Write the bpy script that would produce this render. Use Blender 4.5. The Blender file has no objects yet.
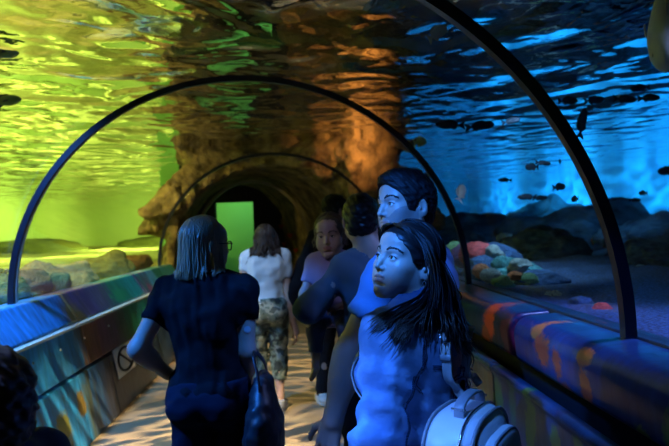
import bpy, bmesh, math, random
import numpy as np
from mathutils import Vector, Matrix, noise as mnoise
C = bpy.context.scene.collection
PI = math.pi
rnd = random.Random(7)
rs = np.random.RandomState(11)
V3 = lambda *a: np.array(a, float)

# ------------------------------------------------------------------ camera
FPX, CX, CY = 560.0, 334.5, 223.0
CAM = V3(0, 0, 1.55)
_psi, _phi, _rol = math.atan((334.5 - 303) / FPX), math.atan(5 / FPX), math.radians(2.0)
_f = V3(math.sin(_psi) * math.cos(_phi), math.cos(_psi) * math.cos(_phi), math.sin(_phi))
_r = V3(math.cos(_psi), -math.sin(_psi), 0)
_u = np.cross(_r, _f)
_r2 = _r * math.cos(_rol) - _u * math.sin(_rol)
_u2 = _u * math.cos(_rol) + _r * math.sin(_rol)

def W(px, py, Y):
    """The point at depth Y along the tunnel that the photograph shows at (px, py)."""
    d = _f + _r2 * (px - CX) / FPX + _u2 * (CY - py) / FPX
    return CAM + d * (Y / d[1])

cam_d = bpy.data.cameras.new('camera')
cam_d.sensor_width = 36
cam_d.lens = FPX / 669 * 36
cam_d.clip_start = .05
cam_d.clip_end = 100
cam_d.dof.use_dof = True
cam_d.dof.focus_distance = 1.62
cam_d.dof.aperture_fstop = 4.0
cam = bpy.data.objects.new('camera', cam_d)
C.objects.link(cam)
_m = Matrix.Identity(4)
for i in range(3):
    _m[i][0], _m[i][1], _m[i][2], _m[i][3] = _r2[i], _u2[i], -_f[i], CAM[i]
cam.matrix_world = _m
bpy.context.scene.camera = cam

# ------------------------------------------------------------------ materials
def nodes_of(m):
    m.use_nodes = True
    nt = m.node_tree
    return nt, nt.nodes, nt.links

MATS = {}
def mat(name, col, rough=.5, metal=0, bump=None, vary=None, spec=.5, emit=None, sheen=0, coat=0):
    """bump=(scale, strength, distance[, stretch xyz]); vary=(scale, second colour, sharpness)."""
    if name in MATS: return MATS[name]
    m = bpy.data.materials.new(name); MATS[name] = m
    nt, N, L = nodes_of(m)
    b = N['Principled BSDF']
    b.inputs['Base Color'].default_value = (*col, 1)
    b.inputs['Roughness'].default_value = rough
    b.inputs['Metallic'].default_value = metal
    b.inputs['Specular IOR Level'].default_value = spec
    b.inputs['Coat Weight'].default_value = coat
    b.inputs['Sheen Weight'].default_value = sheen
    if emit:
        b.inputs['Emission Color'].default_value = (*emit[0], 1)
        b.inputs['Emission Strength'].default_value = emit[1]
    if bump or vary:
        tc = N.new('ShaderNodeTexCoord')
    if bump:
        mp = N.new('ShaderNodeMapping')
        if len(bump) > 3: mp.inputs['Scale'].default_value = bump[3]
        L.new(tc.outputs['Object'], mp.inputs['Vector'])
        n = N.new('ShaderNodeTexNoise'); n.inputs['Scale'].default_value = bump[0]; n.inputs['Detail'].default_value = 4
        L.new(mp.outputs[0], n.inputs['Vector'])
        bp = N.new('ShaderNodeBump'); bp.inputs['Strength'].default_value = bump[1]; bp.inputs['Distance'].default_value = bump[2]
        L.new(n.outputs[0], bp.inputs['Height']); L.new(bp.outputs[0], b.inputs['Normal'])
    if vary:
        n2 = N.new('ShaderNodeTexNoise'); n2.inputs['Scale'].default_value = vary[0]; n2.inputs['Detail'].default_value = 5
        L.new(tc.outputs['Object'], n2.inputs['Vector'])
        cr = N.new('ShaderNodeValToRGB')
        w = vary[2] if len(vary) > 2 else .2
        cr.color_ramp.elements[0].position = .5 - w; cr.color_ramp.elements[1].position = .5 + w
        cr.color_ramp.elements[0].color = (*col, 1); cr.color_ramp.elements[1].color = (*vary[1], 1)
        L.new(n2.outputs[0], cr.inputs[0]); L.new(cr.outputs[0], b.inputs['Base Color'])
    return m

# ------------------------------------------------------------------ objects
def link(name, me, mats, parent=None, smooth=True):
    if not isinstance(mats, (list, tuple)): mats = [mats]
    for m in mats: me.materials.append(m)
    if smooth: me.polygons.foreach_set('use_smooth', [True] * len(me.polygons))
    o = bpy.data.objects.new(name, me); C.objects.link(o)
    if parent is not None: o.parent = parent
    return o

def mesh_np(name, v, f, mats, parent=None, smooth=True, mi=None):
    me = bpy.data.meshes.new(name)
    v = np.asarray(v, float)
    me.from_pydata(v.tolist(), [], f.tolist() if isinstance(f, np.ndarray) else f)
    o = link(name, me, mats, parent, smooth)
    if mi is not None: me.polygons.foreach_set('material_index', np.asarray(mi, np.int32))
    me.update()
    return o

def from_bm(name, bm, mats, parent=None, smooth=False):
    me = bpy.data.meshes.new(name); bm.to_mesh(me); bm.free()
    return link(name, me, mats, parent, smooth)

def tag(o, label=None, cat=None, group=None, kind=None):
    if label: o['label'] = label
    if cat: o['category'] = cat
    if group: o['group'] = group
    if kind: o['kind'] = kind
    return o

def empty(name, loc=(0, 0, 0), rz=0):
    o = bpy.data.objects.new(name, None); C.objects.link(o)
    o.location = loc; o.rotation_euler = (0, 0, rz); o.empty_display_size = .1
    return o

def bm_box(bm, c, s, rot=None, bevel=0):
    r = bmesh.ops.create_cube(bm, size=1)
    M = Matrix.Translation(c) @ (rot.to_4x4() if rot else Matrix.Identity(4)) @ Matrix.Diagonal((*s, 1))
    bmesh.ops.transform(bm, matrix=M, verts=r['verts'])
    if bevel:
        ed = list({e for v in r['verts'] for e in v.link_edges})
        bmesh.ops.bevel(bm, geom=ed, offset=bevel, segments=3, affect='EDGES')

def tubes(lines, radii, sides=5, closed=False):
    """lines: list of (n,3); radii: list of scalars or (n,) -> verts, quads of all the tubes."""
    VV, FF, off = [], [], 0
    a = np.linspace(0, 2 * PI, sides, endpoint=False)
    for P, R in zip(lines, radii):
        P = np.asarray(P, float); n = len(P)
        R = np.broadcast_to(np.asarray(R, float), (n,))
        T = np.roll(P, -1, 0) - np.roll(P, 1, 0) if closed else np.gradient(P, axis=0)
        T /= np.linalg.norm(T, axis=1)[:, None] + 1e-9
        ref = V3(0, 0, 1) if abs(T[:, 2]).mean() < .75 else V3(1, .3, 0)
        A = np.cross(T, ref); A /= np.linalg.norm(A, axis=1)[:, None] + 1e-9
        B = np.cross(T, A)
        v = P[:, None] + R[:, None, None] * (A[:, None] * np.cos(a)[None, :, None] + B[:, None] * np.sin(a)[None, :, None])
        VV.append(v.reshape(-1, 3))
        m = n if closed else n - 1
        i = np.arange(m)[:, None]; j = np.arange(sides)[None]
        i2 = (i + 1) % n; j2 = (j + 1) % sides
        q = np.stack([i * sides + j, i2 * sides + j, i2 * sides + j2, i * sides + j2], -1).reshape(-1, 4)
        FF += (q + off).tolist()
        if not closed:
            FF.append([off + k for k in range(sides)])
            FF.append([off + (n - 1) * sides + k for k in reversed(range(sides))])
        off += n * sides
    return np.concatenate(VV), FF

def ribbon(P, Nn, w, t):
    """A flat strap of width w and thickness t along P, Nn its outward normals."""
    P = np.asarray(P, float); Nn = np.asarray(Nn, float); n = len(P)
    T = np.gradient(P, axis=0); T /= np.linalg.norm(T, axis=1)[:, None] + 1e-9
    S = np.cross(T, Nn); S /= np.linalg.norm(S, axis=1)[:, None] + 1e-9
    prof = [(-.5, 0), (-.5, .7), (-.42, 1), (.42, 1), (.5, .7), (.5, 0)]
    v = np.stack([P + S * (a * w) + Nn * (b * t) for a, b in prof], 1)
    k = len(prof); f = []
    for i in range(n - 1):
        for j in range(k):
            f.append([i * k + j, (i + 1) * k + j, (i + 1) * k + (j + 1) % k, i * k + (j + 1) % k])
    f.append(list(range(k))); f.append([(n - 1) * k + j for j in reversed(range(k))])
    return v.reshape(-1, 3), f

def spline(P, n):
    """Catmull-Rom through P, n points."""
    P = np.asarray(P, float)
    Q = np.vstack([2 * P[0] - P[1], P, 2 * P[-1] - P[-2]])
    t = np.linspace(0, len(P) - 1 - 1e-6, n); i = t.astype(int); u = (t - i)[:, None]
    a, b, c, d = Q[i], Q[i + 1], Q[i + 2], Q[i + 3]
    return .5 * (2 * b + (c - a) * u + (2 * a - 5 * b + 4 * c - d) * u * u + (3 * b - a - 3 * c + d) * u ** 3)

# ------------------------------------------------------------------ implicit surfaces on a rectilinear grid
class Field:
    def __init__(s, lo, hi, step, fine=()):
        s.ax = []
        for a in range(3):
            x = lo[a]; xs = [x]
            while x < hi[a]:
                st = step
                for l, h, q in fine:
                    if l[a] - q <= x <= h[a]: st = min(st, q)
                x += st; xs.append(x)
            s.ax.append(np.array(xs, np.float32))
        s.F = np.full([len(a) for a in s.ax], 1.0, np.float32)

    def blk(s, lo, hi):
        sl = []
        for a in range(3):
            i0 = max(0, int(np.searchsorted(s.ax[a], lo[a])) - 1); i1 = min(len(s.ax[a]), int(np.searchsorted(s.ax[a], hi[a])) + 1)
            sl.append(slice(i0, max(i0, i1)))
        return tuple(sl)

    def grid(s, sl):
        return s.ax[0][sl[0]][:, None, None], s.ax[1][sl[1]][None, :, None], s.ax[2][sl[2]][None, None, :]

    def put(s, lo, hi, fn, k, op):
        sl = s.blk(lo, hi)
        A = s.F[sl]
        if A.size == 0: return
        d = fn(*s.grid(sl)).astype(np.float32)
        k = max(k, 1e-5)
        if op == 'add':
            h = np.clip(.5 + .5 * (A - d) / k, 0, 1)
            s.F[sl] = A * (1 - h) + d * h - k * h * (1 - h)
        elif op == 'sub':
            h = np.clip(.5 + .5 * (-d - A) / k, 0, 1)
            s.F[sl] = A * (1 - h) - d * h + k * h * (1 - h)

    def ell(s, c, r, R=None, k=.02, op='add'):
        c = np.asarray(c, float); r = np.asarray(r, float); m = max(r) + k + .02
        def fn(X, Y, Z):
            x, y, z = X - c[0], Y - c[1], Z - c[2]
            if R is not None:
                x, y, z = (R[0, 0] * x + R[1, 0] * y + R[2, 0] * z, R[0, 1] * x + R[1, 1] * y + R[2, 1] * z, R[0, 2] * x + R[1, 2] * y + R[2, 2] * z)
            k0 = np.sqrt((x / r[0]) ** 2 + (y / r[1]) ** 2 + (z / r[2]) ** 2)
            k1 = np.sqrt((x / r[0] ** 2) ** 2 + (y / r[1] ** 2) ** 2 + (z / r[2] ** 2) ** 2) + 1e-9
            return k0 * (k0 - 1) / k1
        s.put(c - m, c + m, fn, k, op)

    def cone(s, a, b, ra, rb, k=.02, op='add', cut=None, cuta=None, flat=None):
        """Round cone a-b; cut: flat end this far past b; flat=(direction, factor) squashes it."""
        a = np.asarray(a, float); b = np.asarray(b, float); m = max(ra, rb) + k + .02
        ab = b - a; L2 = float(ab @ ab) + 1e-12; L = math.sqrt(L2); n = ab / L
        def fn(X, Y, Z):
            x, y, z = X - a[0], Y - a[1], Z - a[2]
            q = x * ab[0] + y * ab[1] + z * ab[2]
            t = np.clip(q / L2, 0, 1)
            dx, dy, dz = x - t * ab[0], y - t * ab[1], z - t * ab[2]
            if flat is not None:
                fd, ff = flat
                e = (dx * fd[0] + dy * fd[1] + dz * fd[2]) * (ff - 1)
                dx, dy, dz = dx + e * fd[0], dy + e * fd[1], dz + e * fd[2]
            d = np.sqrt(dx * dx + dy * dy + dz * dz) - (ra + (rb - ra) * t)
            if cut is not None: d = np.maximum(d, q / L - L - cut)
            if cuta is not None: d = np.maximum(d, -q / L - cuta)
            return d
        s.put(np.minimum(a, b) - m, np.maximum(a, b) + m, fn, k, op)

    def ecyl(s, z0, z1, c0, c1, r0, r1, k=.03, op='add'):
        """Upright elliptic cone from (c0, z0, radii r0) to (c1, z1, radii r1)."""
        rx, ry = max(r0[0], r1[0]), max(r0[1], r1[1]); m = k + .03
        lo = V3(min(c0[0], c1[0]) - rx - m, min(c0[1], c1[1]) - ry - m, z0 - m); hi = V3(max(c0[0], c1[0]) + rx + m, max(c0[1], c1[1]) + ry + m, z1 + m)
        def fn(X, Y, Z):
            t = np.clip((Z - z0) / (z1 - z0), 0, 1)
            ax = r0[0] + (r1[0] - r0[0]) * t; ay = r0[1] + (r1[1] - r0[1]) * t
            x = X - (c0[0] + (c1[0] - c0[0]) * t); y = Y - (c0[1] + (c1[1] - c0[1]) * t)
            k0 = np.sqrt((x / ax) ** 2 + (y / ay) ** 2); k1 = np.sqrt((x / ax ** 2) ** 2 + (y / ay ** 2) ** 2) + 1e-9
            return np.maximum(k0 * (k0 - 1) / k1, np.maximum(z0 - Z, Z - z1))
        s.put(lo, hi, fn, k, op)

    def half(s, p, n):
        """Cut everything on the side of p that n points to."""
        X, Y, Z = s.ax[0][:, None, None], s.ax[1][None, :, None], s.ax[2][None, None, :]
        d = ((X - p[0]) * n[0] + (Y - p[1]) * n[1] + (Z - p[2]) * n[2]).astype(np.float32)
        s.F = np.maximum(s.F, d)

    def folds(s, amp, freq, seed=0, zs=1.0):
        r = np.random.RandomState(seed)
        X, Y, Z = s.ax[0][:, None, None], s.ax[1][None, :, None], s.ax[2][None, None, :]
        for i in range(4):
            w = r.normal(size=3); w /= np.linalg.norm(w); w[2] *= zs; w2 = r.normal(size=3)
            fq = freq * (1 + .7 * i)
            s.F += (amp / (1 + .6 * i) * np.sin(fq * (w[0] * X + w[1] * Y + w[2] * Z) + 1.6 * np.sin(fq * .6 * (w2[0] * X + w2[1] * Y + w2[2] * Z) + i))).astype(np.float32)

    def sample(s, P):
        P = np.atleast_2d(P); I = []; U = []
        for a in range(3):
            i = np.clip(np.searchsorted(s.ax[a], P[:, a]) - 1, 0, len(s.ax[a]) - 2)
            I.append(i); U.append(np.clip((P[:, a] - s.ax[a][i]) / (s.ax[a][i + 1] - s.ax[a][i]), 0, 1))
        o = 0
        for dx in (0, 1):
            for dy in (0, 1):
                for dz in (0, 1):
                    w = (U[0] if dx else 1 - U[0]) * (U[1] if dy else 1 - U[1]) * (U[2] if dz else 1 - U[2])
                    o = o + w * s.F[I[0] + dx, I[1] + dy, I[2] + dz]
        return o

    def grad(s, P, e=.012):
        P = np.atleast_2d(P)
        g = np.stack([s.sample(P + e * np.eye(3)[a]) - s.sample(P - e * np.eye(3)[a]) for a in range(3)], 1)
        return g / (np.linalg.norm(g, axis=1)[:, None] + 1e-9)

    def project(s, P, off=0, it=8):
        P = np.array(np.atleast_2d(P), float)
        for _ in range(it):
            d = np.clip(s.sample(P) - off, -.02, .02)
            P -= s.grad(P) * d[:, None] * .9
        return P, s.grad(P)

    def push(s, P, off):
        P = np.array(P, float)
        for _ in range(4):
            d = s.sample(P); w = d < off
            if not w.any(): break
            P[w] += s.grad(P[w]) * np.clip(off - d[w], 0, .03)[:, None]
        return P

    def nets(s):
        F = s.F; S = F < 0
        n = np.array(F.shape) - 1
        cnt = np.zeros(n, np.int8)
        for d in range(8):
            cnt += S[d & 1:n[0] + (d & 1), (d >> 1) & 1:n[1] + ((d >> 1) & 1), d >> 2:n[2] + (d >> 2)]
        I = np.argwhere((cnt > 0) & (cnt < 8))
        vid = np.full(n, -1, np.int64); vid[tuple(I.T)] = np.arange(len(I))
        val = []; pos = []
        for d in range(8):
            J = I + [d & 1, (d >> 1) & 1, d >> 2]
            val.append(F[tuple(J.T)]); pos.append(np.stack([s.ax[a][J[:, a]] for a in range(3)], 1))
        acc = np.zeros((len(I), 3)); c = np.zeros(len(I))
        for a in range(8):
            for b in (a ^ 1, a ^ 2, a ^ 4):
                if b < a: continue
                w = (val[a] < 0) != (val[b] < 0)
                t = np.where(w, val[a] / np.where(w, val[a] - val[b], 1), 0)[:, None]
                acc += np.where(w[:, None], pos[a] * (1 - t) + pos[b] * t, 0); c += w
        Vt = acc / c[:, None]
        Q = []
        for ax in range(3):
            a1, a2 = (ax + 1) % 3, (ax + 2) % 3
            sl0 = [slice(None)] * 3; sl1 = [slice(None)] * 3
            sl0[ax] = slice(0, -1); sl1[ax] = slice(1, None)
            E = np.argwhere(S[tuple(sl0)] != S[tuple(sl1)])
            E = E[(E[:, a1] > 0) & (E[:, a2] > 0) & (E[:, a1] < n[a1]) & (E[:, a2] < n[a2])]
            ins = S[tuple(E.T)]
            e1 = np.zeros(3, int); e1[a1] = 1; e2 = np.zeros(3, int); e2[a2] = 1
            q = np.stack([vid[tuple((E - e1 - e2).T)], vid[tuple((E - e2).T)], vid[tuple(E.T)], vid[tuple((E - e1).T)]], 1)
            q[~ins] = q[~ins][:, ::-1]
            Q.append(q)
        Q = np.concatenate(Q)
        return Vt, Q[(Q >= 0).all(1)]

    def build(s, name, mats, parent=None, matfn=None):
        v, q = s.nets()
        mi = matfn(v[q].mean(1)) if matfn else None
        return mesh_np(name, v, q, mats, parent, True, mi)
# ------------------------------------------------------------------ people
def rot3(yaw=0, pitch=0, roll=0):
    cy, sy, cp, sp, cr, sr = math.cos(yaw), math.sin(yaw), math.cos(pitch), math.sin(pitch), math.cos(roll), math.sin(roll)
    Rz = np.array([[cy, -sy, 0], [sy, cy, 0], [0, 0, 1]]); Rx = np.array([[1, 0, 0], [0, cp, -sp], [0, sp, cp]])
    Ry = np.array([[cr, 0, sr], [0, 1, 0], [-sr, 0, cr]])
    return Rz @ Rx @ Ry

unit = lambda v: np.asarray(v, float) / (np.linalg.norm(v) + 1e-9)
rad = math.radians

class Person:
    def __init__(s, loc, yaw, H, label, cat='person', female=False, child=False, build=1.0, head_c=None, head=(0, 0, 0), hs=None,
                 arms=None, legs=None, skin=None, hstep=.003, base=.016, gaze=(0, 1, 0), group=None):
        s.root = empty('person', loc, yaw); tag(s.root, label, cat, group)
        s.loc, s.yaw, s.H, s.female, s.child = np.asarray(loc, float), yaw, H, female, child
        s.s = k = H / 1.72
        s.w = build
        s.Rw = rot3(yaw)
        s.Rh = rot3(*head)
        s.hs = hs or (.225 / .225) * (.5 + .5 * k)
        s.hc = np.asarray(head_c, float) if head_c is not None else V3(0, .02, 1.60) * k
        s.skin = skin or mat('skin', (.52, .33, .25), .42, bump=(260, .12, .002))
        s.hstep, s.base, s.gaze = hstep, base, unit(gaze)
        w = s.w
        s.sh = {'L': V3(-.168 * w, -.005, 1.385) * k, 'R': V3(.168 * w, -.005, 1.385) * k}
        s.arm = {}
        for q, g in (('L', -1), ('R', 1)):
            a = dict(e=V3(g * .215 * w, -.03, 1.10) * k, w=V3(g * .225 * w, .04, .86) * k, d=(0, .18, -1), n=(-g, 0, 0), curl=.35, spread=0)
            a.update((arms or {}).get(q, {})); s.arm[q] = a
        s.leg = {}
        for q, g in (('L', -1), ('R', 1)):
            a = dict(h=V3(g * .088, 0, .90) * k, k=V3(g * .095, .015, .49) * k, a=V3(g * .10, -.02, .085) * k, t=(g * .25, 1, 0))
            a.update((legs or {}).get(q, {})); s.leg[q] = a

    def loc_of(s, w): return s.Rw.T @ (np.asarray(w, float) - s.loc)
    def hp(s, x, y, z): return s.hc + s.Rh @ (V3(x, y, z) * s.hs)

    # ---- shapes
    def torso(s, F, i=0.0, k=.05):
        q, w = s.s, s.w
        F.ell(V3(0, -.012, .93) * q, V3(.158 * (1.04 if s.female else w), .112, .125) * q + i, k=k)
        F.ell(V3(0, -.002, 1.09) * q, V3(.122 if s.female else .138 * w, .092, .16) * q + i, k=k)
        F.ell(V3(0, 0, 1.27) * q, V3(.142 * w, .102, .165) * q + i, k=k)
        for g in (-1, 1):
            F.cone(V3(g * .04, -.015, 1.40) * q, V3(g * .15 * w, -.008, 1.383) * q, .055 * q + i, .05 * q + i, k)
            F.cone(V3(0, -.025, 1.46) * q, V3(g * .13 * w, -.012, 1.405) * q, .04 * q + i, .033 * q + i, k)
            F.ell(V3(g * .075 * w, -.06, 1.30) * q, V3(.075, .05, .10) * q + i, k=k)
            F.ell(V3(g * .07, -.07, .90) * q, V3(.08, .07, .09) * q + i, k=k)
            if s.female: F.ell(V3(g * .07, .082, 1.245) * q, V3(.066, .058, .066) * q + i, k=.03)
            else: F.ell(V3(g * .07, .06, 1.29) * q, V3(.08, .05, .07) * q + i, k=.04)

    def arm_shape(s, F, q, i=0.0, to=2.0, cut=.0, k=.03, m=1.0):
        a, z = s.arm[q], s.s * (1.12 if not s.female else .98) * m
        S, E, Wr = s.sh[q], np.asarray(a['e']), np.asarray(a['w'])
        r = (.050 * z + i, .041 * z + i, .029 * z + i)
        if to <= 1:
            F.cone(S, S + (E - S) * to, r[0], r[0] + (r[1] - r[0]) * to, k, cut=cut); return
        F.cone(S, E, r[0], r[1], k)
        e2 = E + (Wr - E) * (to - 1)
        F.cone(E, e2, r[1], r[1] + (r[2] - r[1]) * (to - 1), k, cut=cut if to < 2 else None)
        F.ell(E + (Wr - E) * .28, V3(.042, .042, .075) * z + i, R=np.stack([*s._perp(Wr - E), unit(Wr - E)], 1), k=k)

    @staticmethod
    def _perp(d):
        d = unit(d); a = unit(np.cross(d, V3(0, 0, 1) if abs(d[2]) < .9 else V3(0, 1, 0)))
        return a, np.cross(d, a)

    def hand(s, F, q):
        a = s.arm[q]; z = s.s * (.94 if s.female else 1.05); z = z ** .8 if s.child else z
        Wr, d, n = np.asarray(a['w'], float), unit(a['d']), np.asarray(a['n'], float)
        n = unit(n - d * (n @ d)); x = np.cross(d, n) * (1 if q == 'R' else -1)      # x towards the index finger
        pos = lambda u, v, t=0: Wr + (d * u + x * v + n * t) * z
        for v in (-.028, -.010, .010, .028):
            F.cone(pos(.0, v * .55), pos(.078 - abs(v) * .25, v), .0145 * z, .0105 * z, .012)
        F.ell(pos(.03, .022, .010), V3(.016, .016, .026) * z, R=np.stack([x, n, d], 1), k=.012)
        for v, L, sp in ((.028, .068, .10), (.010, .078, .02), (-.010, .072, -.05), (-.028, .056, -.14)):
            p = pos(.078 - abs(v) * .25, v); ang = a['curl'] * (.7 + .25 * (.03 - v) / .06)
            r = .0088 * z
            for j, fr in enumerate((.46, .30, .24)):
                dj = unit(d * math.cos(ang) + n * math.sin(ang) + x * (sp + a['spread'] * v * 8))
                p2 = p + dj * L * fr * z
                F.cone(p, p2, r, r * .9, .004); p, r = p2, r * .9
                ang += a['curl'] * 1.1
        p = pos(.022, .026, .008)
        for dj, L, r in ((d * .75 + x * .75 + n * .30, .040, .0115), (d * .92 + x * .32 + n * .35, .032, .0095), (d * .95 + x * .1 + n * .45, .022, .0085)):
            p2 = p + unit(dj) * L * z; F.cone(p, p2, r * z, r * z * .9, .006); p = p2

    def head_shape(s, F):
        h, R = s.hs, s.Rh
        f, c = s.female, s.child
        P = s.hp
        E = lambda x, y, z, r, k=.02, op='add', rr=None: F.ell(P(x, y, z), V3(*r) * h, R=R if rr is None else R @ rr, k=k * h, op=op)
        K = lambda a, b, ra, rb, k=.01, op='add': F.cone(P(*a), P(*b), ra * h, rb * h, k * h, op)
        # neck first
        nb = V3(0, -.022, 1.41) * s.s
        nr = (.052 if f else .060) * s.s
        if c: nr *= .8
        F.cone(nb, P(0, -.022, -.06), nr * 1.05, nr * (.94 if f else 1.0), .03)
        E(0, -.016, .032, (.074, .094, .083), .01)
        E(0, .012, .012, (.068, .078, .075), .02)
        E(0, .030, -.040, (.055 if f else .058, .060, .072), .03)
        jw = .0415 if f else .051
        for g in (-1, 1):
            K((g * jw, -.008, -.056), (g * (.011 if f else .014), .066, -.099 if f else -.103), .0165 if f else .018, .014, .03)
            K((g * (jw + .012), -.012, -.02), (g * jw, -.006, -.06), .016, .016, .02)
            E(g * .043, .057, -.026, (.020, .020, .017), .025)
            E(g * .030, .060, -.062, (.022, .022, .026), .025)
            E(g * (.044 if f else .048), .028, -.040, (.018, .036, .034), .022)
        E(0, .072, -.100 if f else -.104, (.017, .016, .013) if f else (.024, .019, .016), .018)
        if c:
            for g in (-1, 1): E(g * .038, .055, -.05, (.027, .024, .027), .02)
        E(0, .052, .052, (.055, .036, .036), .03)                                  # forehead
        br = .008 if f or c else .0105
        for g in (-1, 1):
            K((g * .012, .0835, .017), (g * .044, .068, .020), br, br * .9, .016)
            E(g * .032, .096, -.001, (.021, .018, .0135), .012, 'sub')             # socket
        # eyes: lids over the eyeball
        for g in (-1, 1):
            E(g * .0315, .0735, -.001, (.0152, .0142, .0142), .005)
        # nose
        K((0, .083, .010), (0, .099, -.020), .0068, .0078, .010)
        tip = (0, .1055, -.0330)
        K((0, .097, -.014), tip, .0078, .0098 if not f else .0088, .006)
        if c: E(0, .094, -.03, (.011, .010, .010), .008)
        for g in (-1, 1):
            E(g * .0115, .0925, -.0365, (.0072, .0095, .0068), .006)
            E(g * .0055, .1000, -.0425, (.0032, .0045, .003), .003, 'sub')
        # mouth
        E(0, .071, -.064, (.026, .021, .021), .015)
        K((0, .0895, -.0475), (0, .0915, -.055), .0035, .004, .006)
        for g in (-1, 1):
            K((0, .0905, -.0595), (g * .0115, .0885, -.0588), .0049, .0046, .004)
            K((g * .0115, .0895, -.0588), (g * .0245, .0790, -.0640), .0048, .0028, .004)
            K((0, .0888, -.0705), (g * .0120, .0858, -.0700), .0060, .0053, .004)
            K((g * .0120, .0868, -.0700), (g * .0240, .0785, -.0645), .0058, .0026, .004)
            K((0, .0975, -.0648), (g * .0115, .0950, -.0646), .0024, .0022, .002, 'sub')
            K((g * .0115, .0960, -.0646), (g * .0240, .0830, -.0648), .0016, .0008, .0025, 'sub')
        E(0, .083, -.0835, (.022, .008, .0055), .008, 'sub')
        # lid opening
        for g in (-1, 1):
            rr = rot3(0, 0, g * .10)
            E(g * .0318, .0900, -.0012, (.0132, .0125, .0052 if not c else .0046), .002, 'sub', rr)
        # ears
        for g in (-1, 1):
            rr = rot3(g * .5, -.15, g * .12)
            E(g * .0775, -.014, -.012, (.0085, .020, .032), .005, rr=rr)
            E(g * .0855, -.010, -.008, (.006, .012, .019), .003, 'sub', rr)
            E(g * .0800, -.004, -.014, (.004, .005, .007), .004, rr=rr)

    def make_body(s, stubble=None, bare_legs=False):
        k = s.s
        pts = [s.sh['L'], s.sh['R'], s.hc, s.hp(0, 0, .12), V3(0, 0, .9 * k)]
        for q in 'LR':
            a, l = s.arm[q], s.leg[q]
            pts += [a['e'], a['w'], np.asarray(a['w']) + unit(a['d']) * .19 * k, l['h'], l['k'], l['a'], np.asarray(l['a']) + unit(l['t']) * .12 * k]
        pts = np.array([np.asarray(p, float) for p in pts])
        lo, hi = pts.min(0) - .19 * k - .02, pts.max(0) + .19 * k + .02
        lo[2] = max(lo[2], .005)
        hb = s.hs * .135
        fine = [(s.hc - hb, s.hc + hb, s.hstep)]
        for q in 'LR':
            if s.arm[q].get('fine', True):
                c = np.asarray(s.arm[q]['w'], float) + unit(s.arm[q]['d']) * .08 * k
                fine.append((c - .11 * k, c + .11 * k, .0045))
        F = s.skinF = Field(lo, hi, s.base, fine)
        s.torso(F)
        for q in 'LR':
            s.arm_shape(F, q); s.hand(F, q)
            l = s.leg[q]
            F.cone(l['h'], l['k'], .075 * k, .052 * k, .03); F.cone(l['k'], l['a'], .05 * k, .034 * k, .03)
            F.ell(np.asarray(l['k']) * .65 + np.asarray(l['a']) * .35 + V3(0, -.02, 0) * k, V3(.045, .05, .10) * k, k=.03)
            F.cone(np.asarray(l['a']) + V3(0, -.03, -.035) * k, np.asarray(l['a']) + unit(l['t']) * .13 * k + V3(0, 0, -.055 * k), .033 * k, .022 * k, .02)
        s.head_shape(F)
        mats = [s.skin, mat('lips', tuple(np.array(s.skin.node_tree.nodes['Principled BSDF'].inputs['Base Color'].default_value[:3]) * V3(.95, .62, .62)), .35)]
        if stubble: mats.append(stubble)
        Ri = s.Rh.T
        def mf(c):
            p = (c - s.hc) @ s.Rh / s.hs
            mi = np.zeros(len(c), int)
            x, y, z = np.abs(p[:, 0]), p[:, 1], p[:, 2]
            if stubble:
                up = -.03 - .55 * np.clip(.05 - y, 0, .1) * 0
                jaw = (y > -.005) & (z > -.135) & (z < -.044 + .9 * np.clip(x - .03, 0, .1)) & (y > .0) & ((z < -.078) | (x > .03) | (z > -.056))
                mi[jaw & (z < -.038 + .5 * x)] = 2
            zt = -.0540 - .0052 * (x / .025) ** 1.5; zb = -.0780 + .0110 * (x / .025) ** 2
            mi[(x < .0245) & (y > .074) & (z < zt) & (z > zb)] = 1
            return mi
        s.body = F.build('body', mats, s.root, mf)
        return s

    def make_eyes(s, iris=(.10, .06, .03), brow=(.02, .014, .012), lash=True, browr=.0011):
        mats = [mat('eye_white', (.72, .70, .68), .12), mat('iris_%d' % int(iris[0] * 999), iris, .1), mat('pupil', (.004, .004, .004), .08)]
        g0 = unit(s.Rh @ s.gaze)
        a, b = s._perp(g0)
        th = np.array([0, 5, 11, 18, 25, 30, 40, 55, 75, 95, 115, 135, 155, 180]) * PI / 180
        ph = np.linspace(0, 2 * PI, 20, endpoint=False)
        for g in (-1, 1):
            c = s.hp(g * .0315, .0735, -.001); r = .0130 * s.hs
            v = np.stack([c + r * (g0 * math.cos(t) + (a * math.cos(p) + b * math.sin(p)) * math.sin(t)) for t in th for p in ph])
            f, mi = [], []
            for i in range(len(th) - 1):
                for j in range(20):
                    f.append([i * 20 + j, (i + 1) * 20 + j, (i + 1) * 20 + (j + 1) % 20, i * 20 + (j + 1) % 20])
                    mi.append(2 if i < 2 else 1 if i < 5 else 0)
            mesh_np('eye', v, f, mats, s.root, True, mi)
        bm = mat('brow_%d' % int(brow[0] * 999), brow, .6)
        for g in (-1, 1):
            L = []; R = []
            r = np.random.RandomState(5)
            for i in range(60):
                t = r.rand()
                base = spline([(.0145, .1, .0200), (.027, .1, .0255), (.042, .085, .0265), (.052, .068, .0195)], 40)[int(t * 39)]
                wd = .0045 * (1 - .75 * t)
                p0 = base + V3(0, 0, (r.rand() - .5) * 2 * wd)
                dr = V3(.9, -.25, .55 - .95 * t + .2 * r.normal())
                pp = np.array([p0, p0 + dr * .004, p0 + dr * .009])
                pp[:, 0] *= g
                L.append(np.array([s.hp(*q) for q in pp])); R.append([browr, browr, .0003])
            allp = np.concatenate(L); pr, n = s.skinF.project(allp, .0005)
            pr = pr.reshape(-1, 3, 3)
            v, f = tubes(list(pr), R, 4)
            mesh_np('eyebrow', v, f, bm, s.root)
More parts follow.
